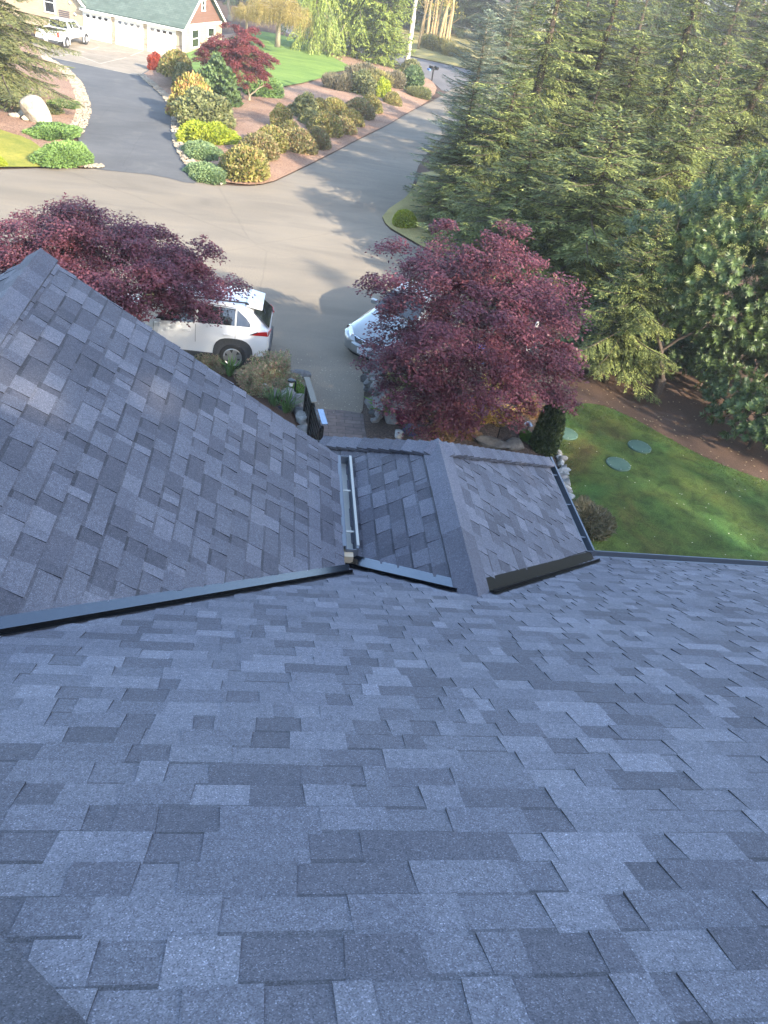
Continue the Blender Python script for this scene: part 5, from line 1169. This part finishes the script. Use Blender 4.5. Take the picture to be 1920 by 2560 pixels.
# ---- white wagon (near left). local +x is the front, rear axle at x=0
def wagon():
    r = empty("wagon", (0, 0, 0), 0, "white wagon with grey cladding and a red tail lamp, parked behind the left roof slope", "car")
    S = lambda zb, wb, zm_, wm, zt, wt, zr, wr: [(wb*.80, zb), (wb, zb+.10), (wm, zm_-.18), (wm+.0, zm_), (wt, zt), (wr, zr-.03), (wr*.8, zr), (0.001, zr+.012)]
    # zb sill, zm shoulder, zt belt, zr roof/hood
    st = [(-.88, S(.45, .66, .84, .76, 1.02, .70, 1.04, .56)), (-.84, S(.34, .80, .84, .86, 1.08, .79, 1.12, .63)), (-.74, S(.30, .87, .86, .905, 1.12, .84, 1.20, .62)), (-.50, S(.28, .89, .87, .922, 1.14, .862, 1.40, .63)), (-.30, S(.27, .90, .87, .928, 1.14, .868, 1.55, .62)),
          (0, S(.26, .90, .86, .93, 1.13, .868, 1.60, .64)), (.8, S(.25, .90, .84, .92, 1.11, .868, 1.64, .65)), (1.5, S(.25, .90, .81, .92, 1.07, .868, 1.62, .645)), (1.75, S(.25, .90, .80, .92, 1.05, .866, 1.57, .63)),
          (2.15, S(.25, .90, .80, .92, 1.04, .862, 1.34, .66)), (2.45, S(.25, .90, .80, .92, 1.03, .86, 1.12, .74)), (2.8, S(.25, .90, .79, .92, .99, .855, 1.06, .74)), (3.2, S(.26, .89, .77, .90, .94, .83, 1.00, .70)), (3.5, S(.28, .84, .74, .85, .86, .78, .90, .64)), (3.66, S(.34, .66, .66, .70, .74, .62, .78, .5))]
    lf = Loft(st); body = lf.mesh("body", M_white, r, sub=0)
    # glass
    for sgn in (-1, 1):
        for x0, x1, nm in ((-.40, -.06, "quarter_window"), (-.02, .88, "rear_side_window"), (.97, 1.9, "front_side_window")):
            mb = MB(); xs = np.linspace(x0, x1, 12)
            def lo(x): return .07 if x > -.06 else .07+.0*x
            def hi(x, x0=x0, x1=x1):
                if x < -.06: return max(.10, .30+.58*((x+.40)/.34)**.8)
                if x > 1.35: return max(.10, .9-(x-1.35)*1.05)
                return .90
            side_patch(mb, lf, xs, 4, lo, hi, sgn, .006); mb.build(nm, M_vg, r, smooth=True)
        mb = MB(); side_patch(mb, lf, np.linspace(-.02, 1.6, 14), 4, .925, .975, sgn, .010); mb.build("window_trim", M_chr, r)
        mb = MB(); mb.box((.45, sgn*.55, 1.665), (1.5, .035, .035)); 
        for xx in (-.28, 1.18): mb.box((xx, sgn*.55, 1.64), (.10, .05, .04))
        mb.build("roof_rail", M_clad, r, bevel=.008)
        mb = MB(); arch(mb, 0, .895, .352, .40, .50, sgn, .05, squared=.9); arch(mb, 2.69, .885, .352, .40, .50, sgn, .05, squared=.9)
        mb.box((1.34, sgn*.915, .31), (1.85, .05, .16)); mb.box((3.35, sgn*.80, .34), (.35, .08, .16)); mb.box((-.62, sgn*.86, .34), (.34, .09, .14))
        mb.build("cladding", M_clad, r, bevel=.006)
        [(lambda q: (well(q, xq, .933, .352, .41, sgn), q.build("wheel_well_shade", M_seam, r)))(MB()) for xq in (0, 2.69)]
        mb = MB(); mb.box((-.70, sgn*.895, .99), (.34, .06, .11)); 
        mb = MB(); mb.prism([(-.44, sgn*.925, 1.00), (-.60, sgn*.925, 1.09), (-.82, sgn*.86, 1.10), (-.85, sgn*.83, .97)], (0, sgn*.02, 0)); mb.prism([(-.85, sgn*.83, .97), (-.85, sgn*.83, 1.09), (-.90, sgn*.55, 1.07), (-.90, sgn*.55, 1.01)], (-.012, 0, 0)); mb.build("tail_lamp", M_tail, r, bevel=.004)
        mb = MB(); mb.prism([(-.39, sgn*.93, 1.0), (-.60, sgn*.932, 1.105), (-.60, sgn*.932, 1.085), (-.45, sgn*.932, 1.0)], (0, sgn*.012, 0)); mb.build("lamp_surround", M_clad, r)
        for xx in (.14, 1.14): mb = MB(); mb.box((xx, sgn*.945, .94), (.20, .035, .028)); mb.build("door_handle", M_white, r, bevel=.008)
        mb = MB()
        for xx in (-.05, .93, 1.95): side_patch(mb, lf, [xx, xx+.009], 2, 0, 1, sgn, .004); side_patch(mb, lf, [xx, xx+.009], 3, 0, 1, sgn, .004)
        mb.build("door_seam", M_seam, r)
        mb = MB(); mb.box((1.83, sgn*1.0, 1.09), (.14, .2, .14)); mb.build("mirror", M_white, r, bevel=.03)
        for xw in (0, 2.69): wheel(r, xw, sgn*.85, .352, .225, 6, sgn)
    mb = MB(); mb.prism([(-.26, -.57, 1.575), (-.26, .57, 1.575), (-.66, .54, 1.50), (-.66, -.54, 1.50)], (0, 0, .035)); mb.build("spoiler", M_white, r, bevel=.012)
    mb = MB(); P = [(-.46, .60, 1.45), (-.83, .68, 1.13), (-.83, -.68, 1.13), (-.46, -.60, 1.45)]; mb.prism([(a-.035, b_, c) for a, b_, c in P], (.02, 0, .012)); mb.build("rear_window", M_vg, r)
    mb = MB(); mb.prism([(1.78, .60, 1.565), (2.43, .70, 1.14), (2.43, -.70, 1.14), (1.78, -.60, 1.565)], (.02, 0, .02)); mb.build("windscreen", M_vg, r)
    mb = MB(); mb.box((-.84, 0, .44), (.16, 1.45, .28)); mb.build("rear_bumper", M_clad, r, bevel=.03)
    mb = MB(); mb.tube([(-.72, .12, 1.26), (-.60, -.25, 1.36)], .012, 5); mb.build("wiper", M_clad, r)
    return r
wg = wagon(); rwx, rwy, _ = G(582, 921)
wg.rotation_euler = (0, 0, math.pi-rad(2)); wg.location = (rwx+.02, rwy+.88, 0)

# ---- silver sedan, nose towards the camera
def sedan():
    r = empty("sedan", (0, 0, 0), 0, "silver sedan facing the house, half hidden by the near red maple", "car")
    S = lambda zb, wb, zm_, wm, zt, wt, zr, wr: [(wb*.80, zb), (wb, zb+.10), (wm, zm_-.15), (wm, zm_), (wt, zt), (wr, zr-.025), (wr*.8, zr), (0.001, zr+.012)]
    st = [(-1.05, S(.40, .66, .74, .72, .92, .68, .95, .5)), (-.98, S(.28, .80, .76, .84, .98, .76, 1.02, .56)), (-.6, S(.25, .87, .78, .895, 1.0, .80, 1.07, .60)), (-.35, S(.22, .88, .79, .90, 1.0, .81, 1.16, .60)), (.15, S(.2, .88, .79, .90, .98, .82, 1.43, .56)), (.6, S(.2, .88, .78, .90, .97, .82, 1.485, .58)), (1.3, S(.2, .88, .77, .90, .95, .82, 1.47, .58)),
          (1.5, S(.2, .88, .77, .90, .94, .815, 1.40, .58)), (2.15, S(.2, .88, .76, .90, .91, .81, 1.0, .70)), (2.6, S(.2, .88, .74, .895, .87, .79, .94, .66)), (3.05, S(.2, .87, .71, .885, .82, .76, .87, .60)), (3.38, S(.2, .82, .66, .84, .74, .72, .78, .54)), (3.55, S(.21, .70, .60, .73, .66, .62, .685, .46)), (3.66, S(.25, .50, .54, .54, .59, .46, .61, .34))]
    lf = Loft(st); lf.mesh("body", M_silver, r, sub=0)
    for sgn in (-1, 1):
        for x0, x1, nm in ((.05, .72, "rear_side_window"), (.80, 1.75, "front_side_window")):
            mb = MB(); side_patch(mb, lf, np.linspace(x0, x1, 10), 4, .06, lambda x: .9 if x < 1.25 else max(.1, .9-(x-1.25)*1.5), sgn, .006); mb.build(nm, M_vg, r, smooth=True)
        [(lambda q: (well(q, xq, .903, .32, .37, sgn), q.build("wheel_well_shade", M_seam, r)))(MB()) for xq in (0, 2.72)]
        for xw in (0, 2.72): wheel(r, xw, sgn*.815, .32, .205, 7, sgn)
        mb = MB(); P = [(3.15, sgn*.84, .70), (3.42, sgn*.73, .62), (3.56, sgn*.50, .60), (3.50, sgn*.47, .70), (3.28, sgn*.68, .79)]; mb.prism(P, (.05, sgn*.03, .02)); mb.build("headlight", M_lens, r, bevel=.01)
        mb = MB(); mb.tube([(3.22, sgn*.78, .72), (3.30, sgn*.78, .725)], .07, 10); mb.build("lamp_reflector", M_chr, r)
        mb = MB(); mb.box((1.7, sgn*.98, .98), (.13, .2, .13)); mb.build("mirror", M_silver, r, bevel=.03)
        mb = MB(); mb.prism([(2.2, sgn*.60, .992), (3.40, sgn*.40, .762), (3.40, sgn*.39, .762), (2.2, sgn*.585, .992)], (0, 0, .01)); mb.build("bonnet_seam", M_seam, r)
        mb = MB()
        for xx in (.76, 1.78): side_patch(mb, lf, [xx, xx+.009], 2, 0, 1, sgn, .004); side_patch(mb, lf, [xx, xx+.009], 3, 0, 1, sgn, .004)
        mb.build("door_seam", M_seam, r)
    mb = MB(); mb.prism([(1.52, .56, 1.395), (2.14, .68, 1.02), (2.14, -.68, 1.02), (1.52, -.56, 1.395)], (.02, 0, .022)); mb.build("windscreen", M_vg, r)
    mb = MB(); mb.prism([(-.34, .56, 1.155), (.13, .54, 1.425), (.13, -.54, 1.425), (-.34, -.56, 1.155)], (-.01, 0, .015)); mb.build("rear_window", M_vg, r)
    gl = MB(); gl.prism([(3.56, -.40, .69), (3.66, -.30, .60), (3.66, .30, .60), (3.56, .40, .69)], (.035, 0, .02)); g_ = gl.build("grille", M_blk, r)
    mb = MB()
    for k in range(3): mb.box((3.62+.02*k+.02, 0, .69-.028*k), (.012, .62-.06*k, .008))
    mb.tube([(3.60, -.40, .715), (3.70, 0, .715), (3.60, .40, .715)], .010, 5); mb.build("grille_bars", M_chr, g_)
    mb = MB(); mb.lathe([(.035, 0), (.045, .006), (.055, 0)], Matrix.Translation((3.715, 0, .665)) @ Matrix.Rotation(math.pi/2, 4, 'Y') @ Matrix.Diagonal((1, 1.3, 1, 1)), 16); mb.build("badge", M_chr, g_)
    # bumper: curved bar
    mb = MB(); n = 14; 
    for z0, z1, o0, o1, mi in ((.20, .30, -.02, .03, 0), (.30, .52, .03, .05, 0), (.52, .58, .05, .0, 0)):
        for i in range(n):
            a, b_ = -1+2*i/n, -1+2*(i+1)/n
            def Pp(s, o, z): return (3.70-.55*abs(s)**2.6+o, s*.90, z)
            mb.add([Pp(a, o0, z0), Pp(b_, o0, z0), Pp(b_, o1, z1), Pp(a, o1, z1)], [(0, 1, 2, 3)])
    mb.build("front_bumper", M_silver, r, auto=40)
    mb = MB()
    for i in range(n):
        a, b_ = -.62+1.24*i/n, -.62+1.24*(i+1)/n
        for z0, z1 in ((.235, .30),): mb.add([(3.735-.55*abs(a)**2.6, a*.9, z0), (3.735-.55*abs(b_)**2.6, b_*.9, z0), (3.755-.55*abs(b_)**2.6, b_*.9, z1), (3.755-.55*abs(a)**2.6, a*.9, z1)], [(0, 1, 2, 3)])
    mb.build("lower_grille", M_blk, r)
    pm = Matrix.Translation((3.765, 0, .42)) @ Matrix.Rotation(rad(6), 4, 'Y')
    mb = MB(); mb.box((0, 0, 0), (.012, .32, .16), M=pm); pl_ = mb.build("number_plate", plain("plate_white", (.75, .77, .82), .4), r, bevel=.004)
    LM = pm @ Matrix(((0, 0, 1, .0085), (1, 0, 0, -.118), (0, 1, 0, -.045), (0, 0, 0, 1)))
    block_letters("LM3187", .068, plain("plate_ink", (.03, .05, .2), .5), pl_, LM)
    LM = pm @ Matrix(((0, 0, 1, .0085), (1, 0, 0, -.075), (0, 1, 0, .045), (0, 0, 0, 1)))
    mb = MB(); mb.box((.0075, 0, .055), (.002, .17, .018), M=pm); mb.build("plate_heading", plain("plate_red", (.6, .12, .12), .5), pl_)
    return r
sd = sedan(); hx, hy = -.59, -.81; hd = math.atan2(hy, hx)
pc = G(905, 880, .42); sd.rotation_euler = (0, 0, hd); sd.location = (pc[0]-3.765*math.cos(hd), pc[1]-3.765*math.sin(hd), 0)

# ---- white pickup on the far apron
def pickup():
    r = empty("pickup_truck", (0, 0, 0), 0, "white pickup truck with an extended cab parked beside the garage doors", "pickup truck")
    S = lambda zb, wb, zm_, wm, zt, wt, zr, wr: [(wb*.80, zb), (wb, zb+.10), (wm, zm_-.2), (wm, zm_), (wt, zt), (wr, zr-.03), (wr*.8, zr), (0.001, zr+.012)]
    st = [(.72, S(.5, .90, 1.0, .95, 1.20, .88, 1.70, .66)), (.80, S(.5, .90, 1.0, .95, 1.22, .89, 1.79, .68)), (1.6, S(.5, .90, 1.0, .95, 1.20, .89, 1.81, .69)), (2.1, S(.5, .90, 1.0, .95, 1.19, .88, 1.76, .68)), (2.75, S(.5, .90, 1.0, .95, 1.18, .87, 1.26, .78)), (3.3, S(.5, .92, 1.0, .95, 1.14, .86, 1.22, .76)), (3.9, S(.52, .88, .95, .9, 1.06, .80, 1.12, .7)), (4.08, S(.56, .7, .9, .74, .98, .66, 1.02, .55))]
    lf = Loft(st); lf.mesh("cab", M_white, r, sub=0)
    mb = MB(); zr_ = 1.18
    for sgn in (-1, 1): mb.box((-.25, sgn*.90, .86), (1.94, .09, .64)); mb.box((-.25, sgn*.885, 1.19), (1.94, .12, .03))
    mb.box((-.25, 0, .60), (1.94, 1.75, .10)); mb.build("bed", M_white, r, bevel=.02)
    mb = MB(); mb.box((-.23, 0, .665), (1.86, 1.68, .02)); mb.box((-.23, .84, .9), (1.86, .02, .5)); mb.box((-.23, -.84, .9), (1.86, .02, .5)); mb.box((.70, 0, .9), (.02, 1.68, .5)); mb.build("bed_liner", M_clad, r)
    mb = MB(); mb.box((-1.24, 0, .88), (.07, 1.72, .62)); tg = mb.build("tailgate", M_white, r, bevel=.02)
    mb = MB(); mb.box((-1.285, 0, 1.05), (.02, .24, .07)); mb.build("tailgate_handle", M_clad, tg)
    mb = MB(); mb.box((-1.34, 0, .52), (.2, 1.8, .16)); mb.build("rear_bumper", M_clad, r, bevel=.03)
    mb = MB(); mb.box((-1.45, 0, .54), (.01, .3, .15)); mb.build("number_plate", plain("plate_white2", (.7, .72, .75), .4), r)
    for sgn in (-1, 1):
        mb = MB(); mb.box((-1.22, sgn*.90, .98), (.13, .11, .34)); mb.build("tail_lamp", M_tail, r, bevel=.01)
        for x0, x1, nm in ((.92, 1.28, "rear_side_window"), (1.36, 2.35, "front_side_window")):
            mb = MB(); side_patch(mb, lf, np.linspace(x0, x1, 8), 4, .08, lambda x: .88 if x < 1.95 else max(.1, .88-(x-1.95)*1.7), sgn, .008); mb.build(nm, M_vg, r, smooth=True)
        mb = MB(); arch(mb, 0, .93, .385, .44, .52, sgn, .05); arch(mb, 3.24, .93, .385, .44, .52, sgn, .05); mb.build("wheel_arch", M_white, r)
        [(lambda q: (well(q, xq, .956, .385, .45, sgn), q.build("wheel_well_shade", M_seam, r)))(MB()) for xq in (0, 3.24)]
        for xw in (0, 3.24): wheel(r, xw, sgn*.865, .385, .26, 6, sgn, rr=.56)
        mb = MB(); mb.box((2.25, sgn*1.05, 1.22), (.12, .2, .2)); mb.build("mirror", M_clad, r, bevel=.03)
        mb = MB(); mb.box((1.55, sgn*.965, 1.05), (.16, .03, .03)); mb.build("door_handle", M_white, r)
        mb = MB()
        for xx in (1.32, 2.45): side_patch(mb, lf, [xx, xx+.014], 2, 0, 1, sgn, .004); side_patch(mb, lf, [xx, xx+.014], 3, 0, 1, sgn, .004)
        mb.build("door_seam", M_seam, r)
    mb = MB(); mb.prism([(.70, .72, 1.24), (.70, .62, 1.70), (.70, -.62, 1.70), (.70, -.72, 1.24)], (-.02, 0, 0)); mb.build("rear_window", M_vg, r)
    mb = MB(); mb.prism([(2.14, .62, 1.73), (2.72, .74, 1.30), (2.72, -.74, 1.30), (2.14, -.62, 1.73)], (.02, 0, .03)); mb.build("windscreen", M_vg, r)
    mb = MB(); mb.box((.66, 0, 1.78), (.08, .3, .05)); mb.build("brake_lamp", M_clad, r)
    return r
pk = pickup(); A = Vector(G(170, 122)); B = Vector(G(220, 112)); hd = math.atan2(B.y-A.y, B.x-A.x)
n_ = Vector((-math.sin(hd), math.cos(hd), 0)); pk.rotation_euler = (0, 0, hd); pk.location = A+n_*.98+Vector((0, 0, .022)); pk.scale = (1.0,)*3
# ------------------------------------------------------------------ the garage house across the street
def siding(name, col, pitch=.18):
    m, t, b = newmat(name); g_ = t.nodes.new("ShaderNodeTexCoord").outputs["Object"]; sx = t.nodes.new("ShaderNodeSeparateXYZ"); t.links.new(g_, sx.inputs[0])
    d_ = t.nodes.new("ShaderNodeMath"); d_.operation = 'DIVIDE'; d_.inputs[1].default_value = pitch; t.links.new(sx.outputs[2], d_.inputs[0]); fr = t.nodes.new("ShaderNodeMath"); fr.operation = 'FRACT'; t.links.new(d_.outputs[0], fr.inputs[0])
    c = ramp(t, fr.outputs[0], [(0, tuple(x*.55 for x in col)), (.08, col), (1, col)]); c = mul(t, c, ramp(t, noise(t, posn(t), 1.5, 4), [(.3, (.92, .92, .92)), (.7, (1.06, 1.06, 1.06))]))
    t.links.new(c, b.inputs["Base Color"]); b.inputs["Roughness"].default_value = .7; bumpn(t, b, fr.outputs[0], .6, .02); return m
M_sid = siding("beige_siding", (.42, .33, .22)); M_brn = siding("brown_siding", (.16, .085, .065)); M_wht = plain("white_trim", (.78, .77, .72), .5, vary=.04, bscale=3)
m, t, b = newmat("green_shingle"); p = posn(t, (1, 1, 1), True); bk = t.nodes.new("ShaderNodeTexBrick"); t.links.new(p, bk.inputs[0]); bk.inputs["Scale"].default_value = 1
bk.inputs["Color1"].default_value = (.066, .092, .076, 1); bk.inputs["Color2"].default_value = (.10, .13, .11, 1); bk.inputs["Mortar"].default_value = (.05, .085, .068, 1); bk.inputs["Brick Width"].default_value = .42; bk.inputs["Row Height"].default_value = .2; bk.inputs["Mortar Size"].default_value = .015
c = mul(t, bk.outputs[0], ramp(t, noise(t, p, 1.4, 4), [(.3, (.85, .85, .85)), (.7, (1.15, 1.15, 1.15))])); t.links.new(c, b.inputs["Base Color"]); b.inputs["Roughness"].default_value = .9; M_grn = m
D2L = Vector(G(294, 112)); D3R = Vector(G(437.5, 143)); ux = (D3R-D2L); ux.z = 0; W2 = ux.length; ux.normalize()
gz = -1.5+.02
nb = empty("garage_house", (D3R.x, D3R.y, gz), math.atan2(ux.y, ux.x), "beige garage house with a green roof and three white doors at the upper left", "house")
# local: x to the right along the door wall, y into the building, z up. origin = right foot of the right door
dw = 2.44*1.0; k = W2/(2*dw+.62); dw *= k; gap = .62*k; dh = top_h((D3R.x, D3R.y, gz), 200*640/1659); dh = max(1.8, min(2.5, dh))
doors = [(-dw, 0), (-2*dw-gap, -dw-gap), (-3*dw-2*gap, -2*dw-2*gap)]
xr = .75*k; xl = doors[2][0]-.15; eave = dh+.42; depth = 7.4; RP = .72
rise = depth/2*RP
mb = MB(); mb.prism([(xl, 0, 0), (xr, 0, 0), (xr, 0, eave), (xl, 0, eave)], (0, .2, 0)); mb.prism([(xl, depth-.2, 0), (xr, depth-.2, 0), (xr, depth-.2, eave), (xl, depth-.2, eave)], (0, .2, 0))
mb.prism([(xr-.2, .2, 0), (xr-.2, depth-.2, 0), (xr-.2, depth-.2, eave), (xr-.2, .2, eave)], (.2, 0, 0))
mb.build("wall", M_sid, nb)
mb = MB(); mb.prism([(xr-.18, 0, eave), (xr-.18, depth, eave), (xr-.18, depth/2, eave+rise)], (.19, 0, 0)); mb.build("gable_wall", M_brn, nb)
# roof: each slope its own sheet with object coordinates along the slope
L_ = math.hypot(depth/2+.35, (depth/2+.35)*RP); an = math.atan(RP)
for sgn in (1, -1):
    mb = MB(); x0, x1 = xl-(.0 if sgn > 0 else 0), xr+.35
    mb.box(((x1+x0)/2, L_/2, 0), (x1-x0, L_, .12)); ro = mb.build("roof", M_grn, nb)
    if sgn > 0: ro.matrix_local = Matrix.Translation((0, -.35, eave-.35*RP+.13)) @ Matrix.Rotation(an, 4, 'X')
    else: ro.matrix_local = Matrix.Translation((x0+x1, depth+.35, eave-.35*RP+.13)) @ Matrix.Rotation(math.pi, 4, 'Z') @ Matrix.Rotation(an, 4, 'X')
zf = eave-.35*RP+.08
mb = MB(); mb.box(((xl+xr+.35)/2, -.42, zf-.05), (xr+.35-xl, .14, .13)); mb.build("gutter", M_wht, nb, bevel=.01)
mb = MB(); mb.box((xr+.12, -.2, eave/2-.1), (.1, .1, eave-.25)); mb.tube([(xr+.12, -.42, zf-.08), (xr+.12, -.2, zf-.35)], .05, 6); mb.build("downspout", M_wht, nb)
mb = MB()
for y0, y1, z0, z1 in ((-.4, depth/2, zf-.02, eave+rise+.2), (depth+.4, depth/2, zf-.02, eave+rise+.2)): mb.prism([(xr+.36, y0, z0-.14), (xr+.36, y1, z1-.16), (xr+.36, y1, z1+.04), (xr+.36, y0, z0+.06)], (.05, 0, 0))
mb.build("barge_board", M_wht, nb)
mb = MB(); mb.box((xr+.03, depth/2, eave+.02), (.06, depth-.2, .2)); mb.box((xr+.02, -.0, eave/2), (.06, .18, eave)); mb.build("band_board", M_wht, nb)
def window(x, y, z, wd, ht, axis, parent=nb, cross=True, name="window"):
    fr = MB(); pn = MB(); t_ = .09
    def bx(m_, u, v, du, dv, o, th):
        if axis == 'x': m_.box((x+u, y-o, z+v), (du, th, dv))
        else: m_.box((x+o, y+u, z+v), (th, du, dv))
    for v in (-ht/2, ht/2): bx(fr, 0, v, wd+t_*2, t_, .035, .07)
    for u in (-wd/2, wd/2): bx(fr, u, 0, t_, ht-t_, .033, .066)
    if cross: bx(fr, 0, 0, wd-t_, t_*.7, .028, .05)
    bx(pn, 0, 0, wd, ht, .008, .02)
    f_ = fr.build(name, M_wht, parent); pn.build("pane", M_vg, f_)
window(xr, depth/2, eave+rise*.52, .55, .75, 'y'); window(xr, 2.2, 1.35, 1.3, 1.3, 'y'); window(xr, 5.2, 1.35, 1.3, 1.3, 'y')
# doors
M_door = plain("door_panel", (.78, .76, .70), .5, bump=.05, bscale=4)
for i, (a, c2) in enumerate(doors):
    mb = MB(); mb.box(((a+c2)/2, -.01, dh/2), (c2-a-.02, .06, dh-.01)); d_ = mb.build("garage_door", M_door, nb)
    for j_ in range(3): 
        mb = MB(); mb.box(((a+c2)/2, -.042, dh*(j_+1)/4), (c2-a-.06, .006, .012)); mb.build("panel_seam", plain("panel_line", (.5, .48, .43), .7), d_)
    for j_ in range(4):
        mb = MB(); mb.box((a+(c2-a)*(j_+.62)/4.25, -.045, dh*.875), ((c2-a)*.125, .012, dh*.105)); mb.build("pane", M_vg, d_)
    mb = MB(); 
    for u in (a-.06, c2+.06): mb.box((u, -.025, dh/2+.05), (.12, .07, dh+.1))
    mb.box(((a+c2)/2, -.025, dh+.06), (c2-a, .07, .12)); mb.build("door_frame", M_wht, nb)
# stone skirting between the doors
M_stn = None
m, t, b = newmat("ledge_stone"); p = posn(t, (1, 1, 2.2), True); v = t.nodes.new("ShaderNodeTexVoronoi"); v.inputs["Scale"].default_value = 4; t.links.new(p, v.inputs[0])
t.links.new(ramp(t, v.outputs["Color"], [(.2, (.26, .19, .13)), (.5, (.40, .31, .22)), (.8, (.33, .27, .21))]), b.inputs["Base Color"]); b.inputs["Roughness"].default_value = .9; bumpn(t, b, v.outputs["Distance"], .6, .03)
for a, c2 in ((-dw-gap+.12, -dw-.12), (-2*dw-2*gap+.12, -2*dw-gap-.12), (.12, xr)): mb = MB(); mb.box(((a+c2)/2, -.03, .42), (c2-a, .08, .84)); mb.box(((a+c2)/2, -.05, .86), (c2-a, .12, .05)); mb.build("stone_skirting", m, nb)
# house number, stacked digits beside the right door
MN = Matrix(((1, 0, 0, .42), (0, 0, -1, -.02), (0, 1, 0, 0), (0, 0, 0, 1)))
# taller wing on the left
mb = MB(); xw = xl-9.5
mb.prism([(xw, 0, 0), (xl, 0, 0), (xl, 0, eave-.1), (xl-2.2, 0, eave+1.7), (xw, 0, eave+1.9)], (0, .2, 0)); mb.prism([(xl-.2, .2, 0), (xl-.2, 8, 0), (xl-.2, 8, eave+1.8), (xl-.2, .2, eave)], (.19, 0, 0)); mb.build("wall", M_sid, nb)
mb = MB()
mb.prism([(xl+.55, -.35, eave-.05), (xl-3.0, -.35, eave+3.0), (xl-3.0, -.35, eave+2.8), (xl+.50, -.35, eave-.28)], (0, .06, 0)); mb.build("barge_board", M_wht, nb)
mb = MB(); mb.prism([(xl+.55, -.35, eave-.02), (xl-3.0, -.35, eave+3.02), (xl-3.0, -.35, eave+3.16), (xl+.55, -.35, eave+.12)], (0, 8.5, 0)); mb.prism([(xl-3.0, -.35, eave+3.02), (xw-.5, -.35, eave-.3), (xw-.5, -.35, eave-.18), (xl-3.0, -.35, eave+3.16)], (0, 8.5, 0)); mb.build("wing_roof", M_grn, nb)
window(xl-3.1, 0, 2.05, .95, 1.5, 'x')
mb = MB(); x_ = xl-1.75
for j_ in range(4): mb.box((x_, -.03, 1.62-.14*j_), (1.0, .03, .075))
mb.build("flag_plaque", plain("dark_plaque", (.09, .07, .09), .6), nb); mb = MB(); mb.box((x_, -.03, 1.06), (1.0, .03, .09)); mb.build("plaque_band", plain("ochre_band", (.5, .36, .08), .6), nb)
for (xx, zz) in ((xl-1.15, 2.35), (xl-.75, 1.6)):
    mb = MB(); mb.lathe([(0, .06), (.07, .05), (.09, 0), (0, 0)], Matrix.Translation((xx, -.02, zz)) @ Matrix.Rotation(math.pi/2, 4, 'X'), 12); mb.lathe([(0, .12), (.05, .1), (.06, 0)], Matrix.Translation((xx+.12, -.05, zz-.05)) @ Matrix.Rotation(math.pi/2, 4, 'X'), 10); mb.build("flood_lamp", M_wht, nb)
# drop the prototypes that were never placed
for o in list(bpy.data.objects):
    if o.as_pointer() in BASE and o.as_pointer() not in USED:
        for c in list(o.children): bpy.data.objects.remove(c)
        bpy.data.objects.remove(o)
# ------------------------------------------------------------------ air: one closed box round everything
hz = MB(); x0, x1, y0, y1, z0, z1 = -420, 420, -220, 820, -2.6, 32
hz.hexa([(x0, y0, z0), (x1, y0, z0), (x1, y1, z0), (x0, y1, z0), (x0, y0, z1), (x1, y0, z1), (x1, y1, z1), (x0, y1, z1)])
m = bpy.data.materials.new("haze"); m.use_nodes = True; t = m.node_tree
for n in list(t.nodes):
    if n.type == 'BSDF_PRINCIPLED': t.nodes.remove(n)
v = t.nodes.new("ShaderNodeVolumePrincipled"); v.inputs["Color"].default_value = (1, .98, .95, 1); v.inputs["Density"].default_value = .0011; v.inputs["Anisotropy"].default_value = .35
t.links.new(v.outputs[0], t.nodes["Material Output"].inputs["Volume"])
o = hz.build("haze", m, None); o["kind"] = "stuff"; o["label"] = "thin bright haze over the far street"
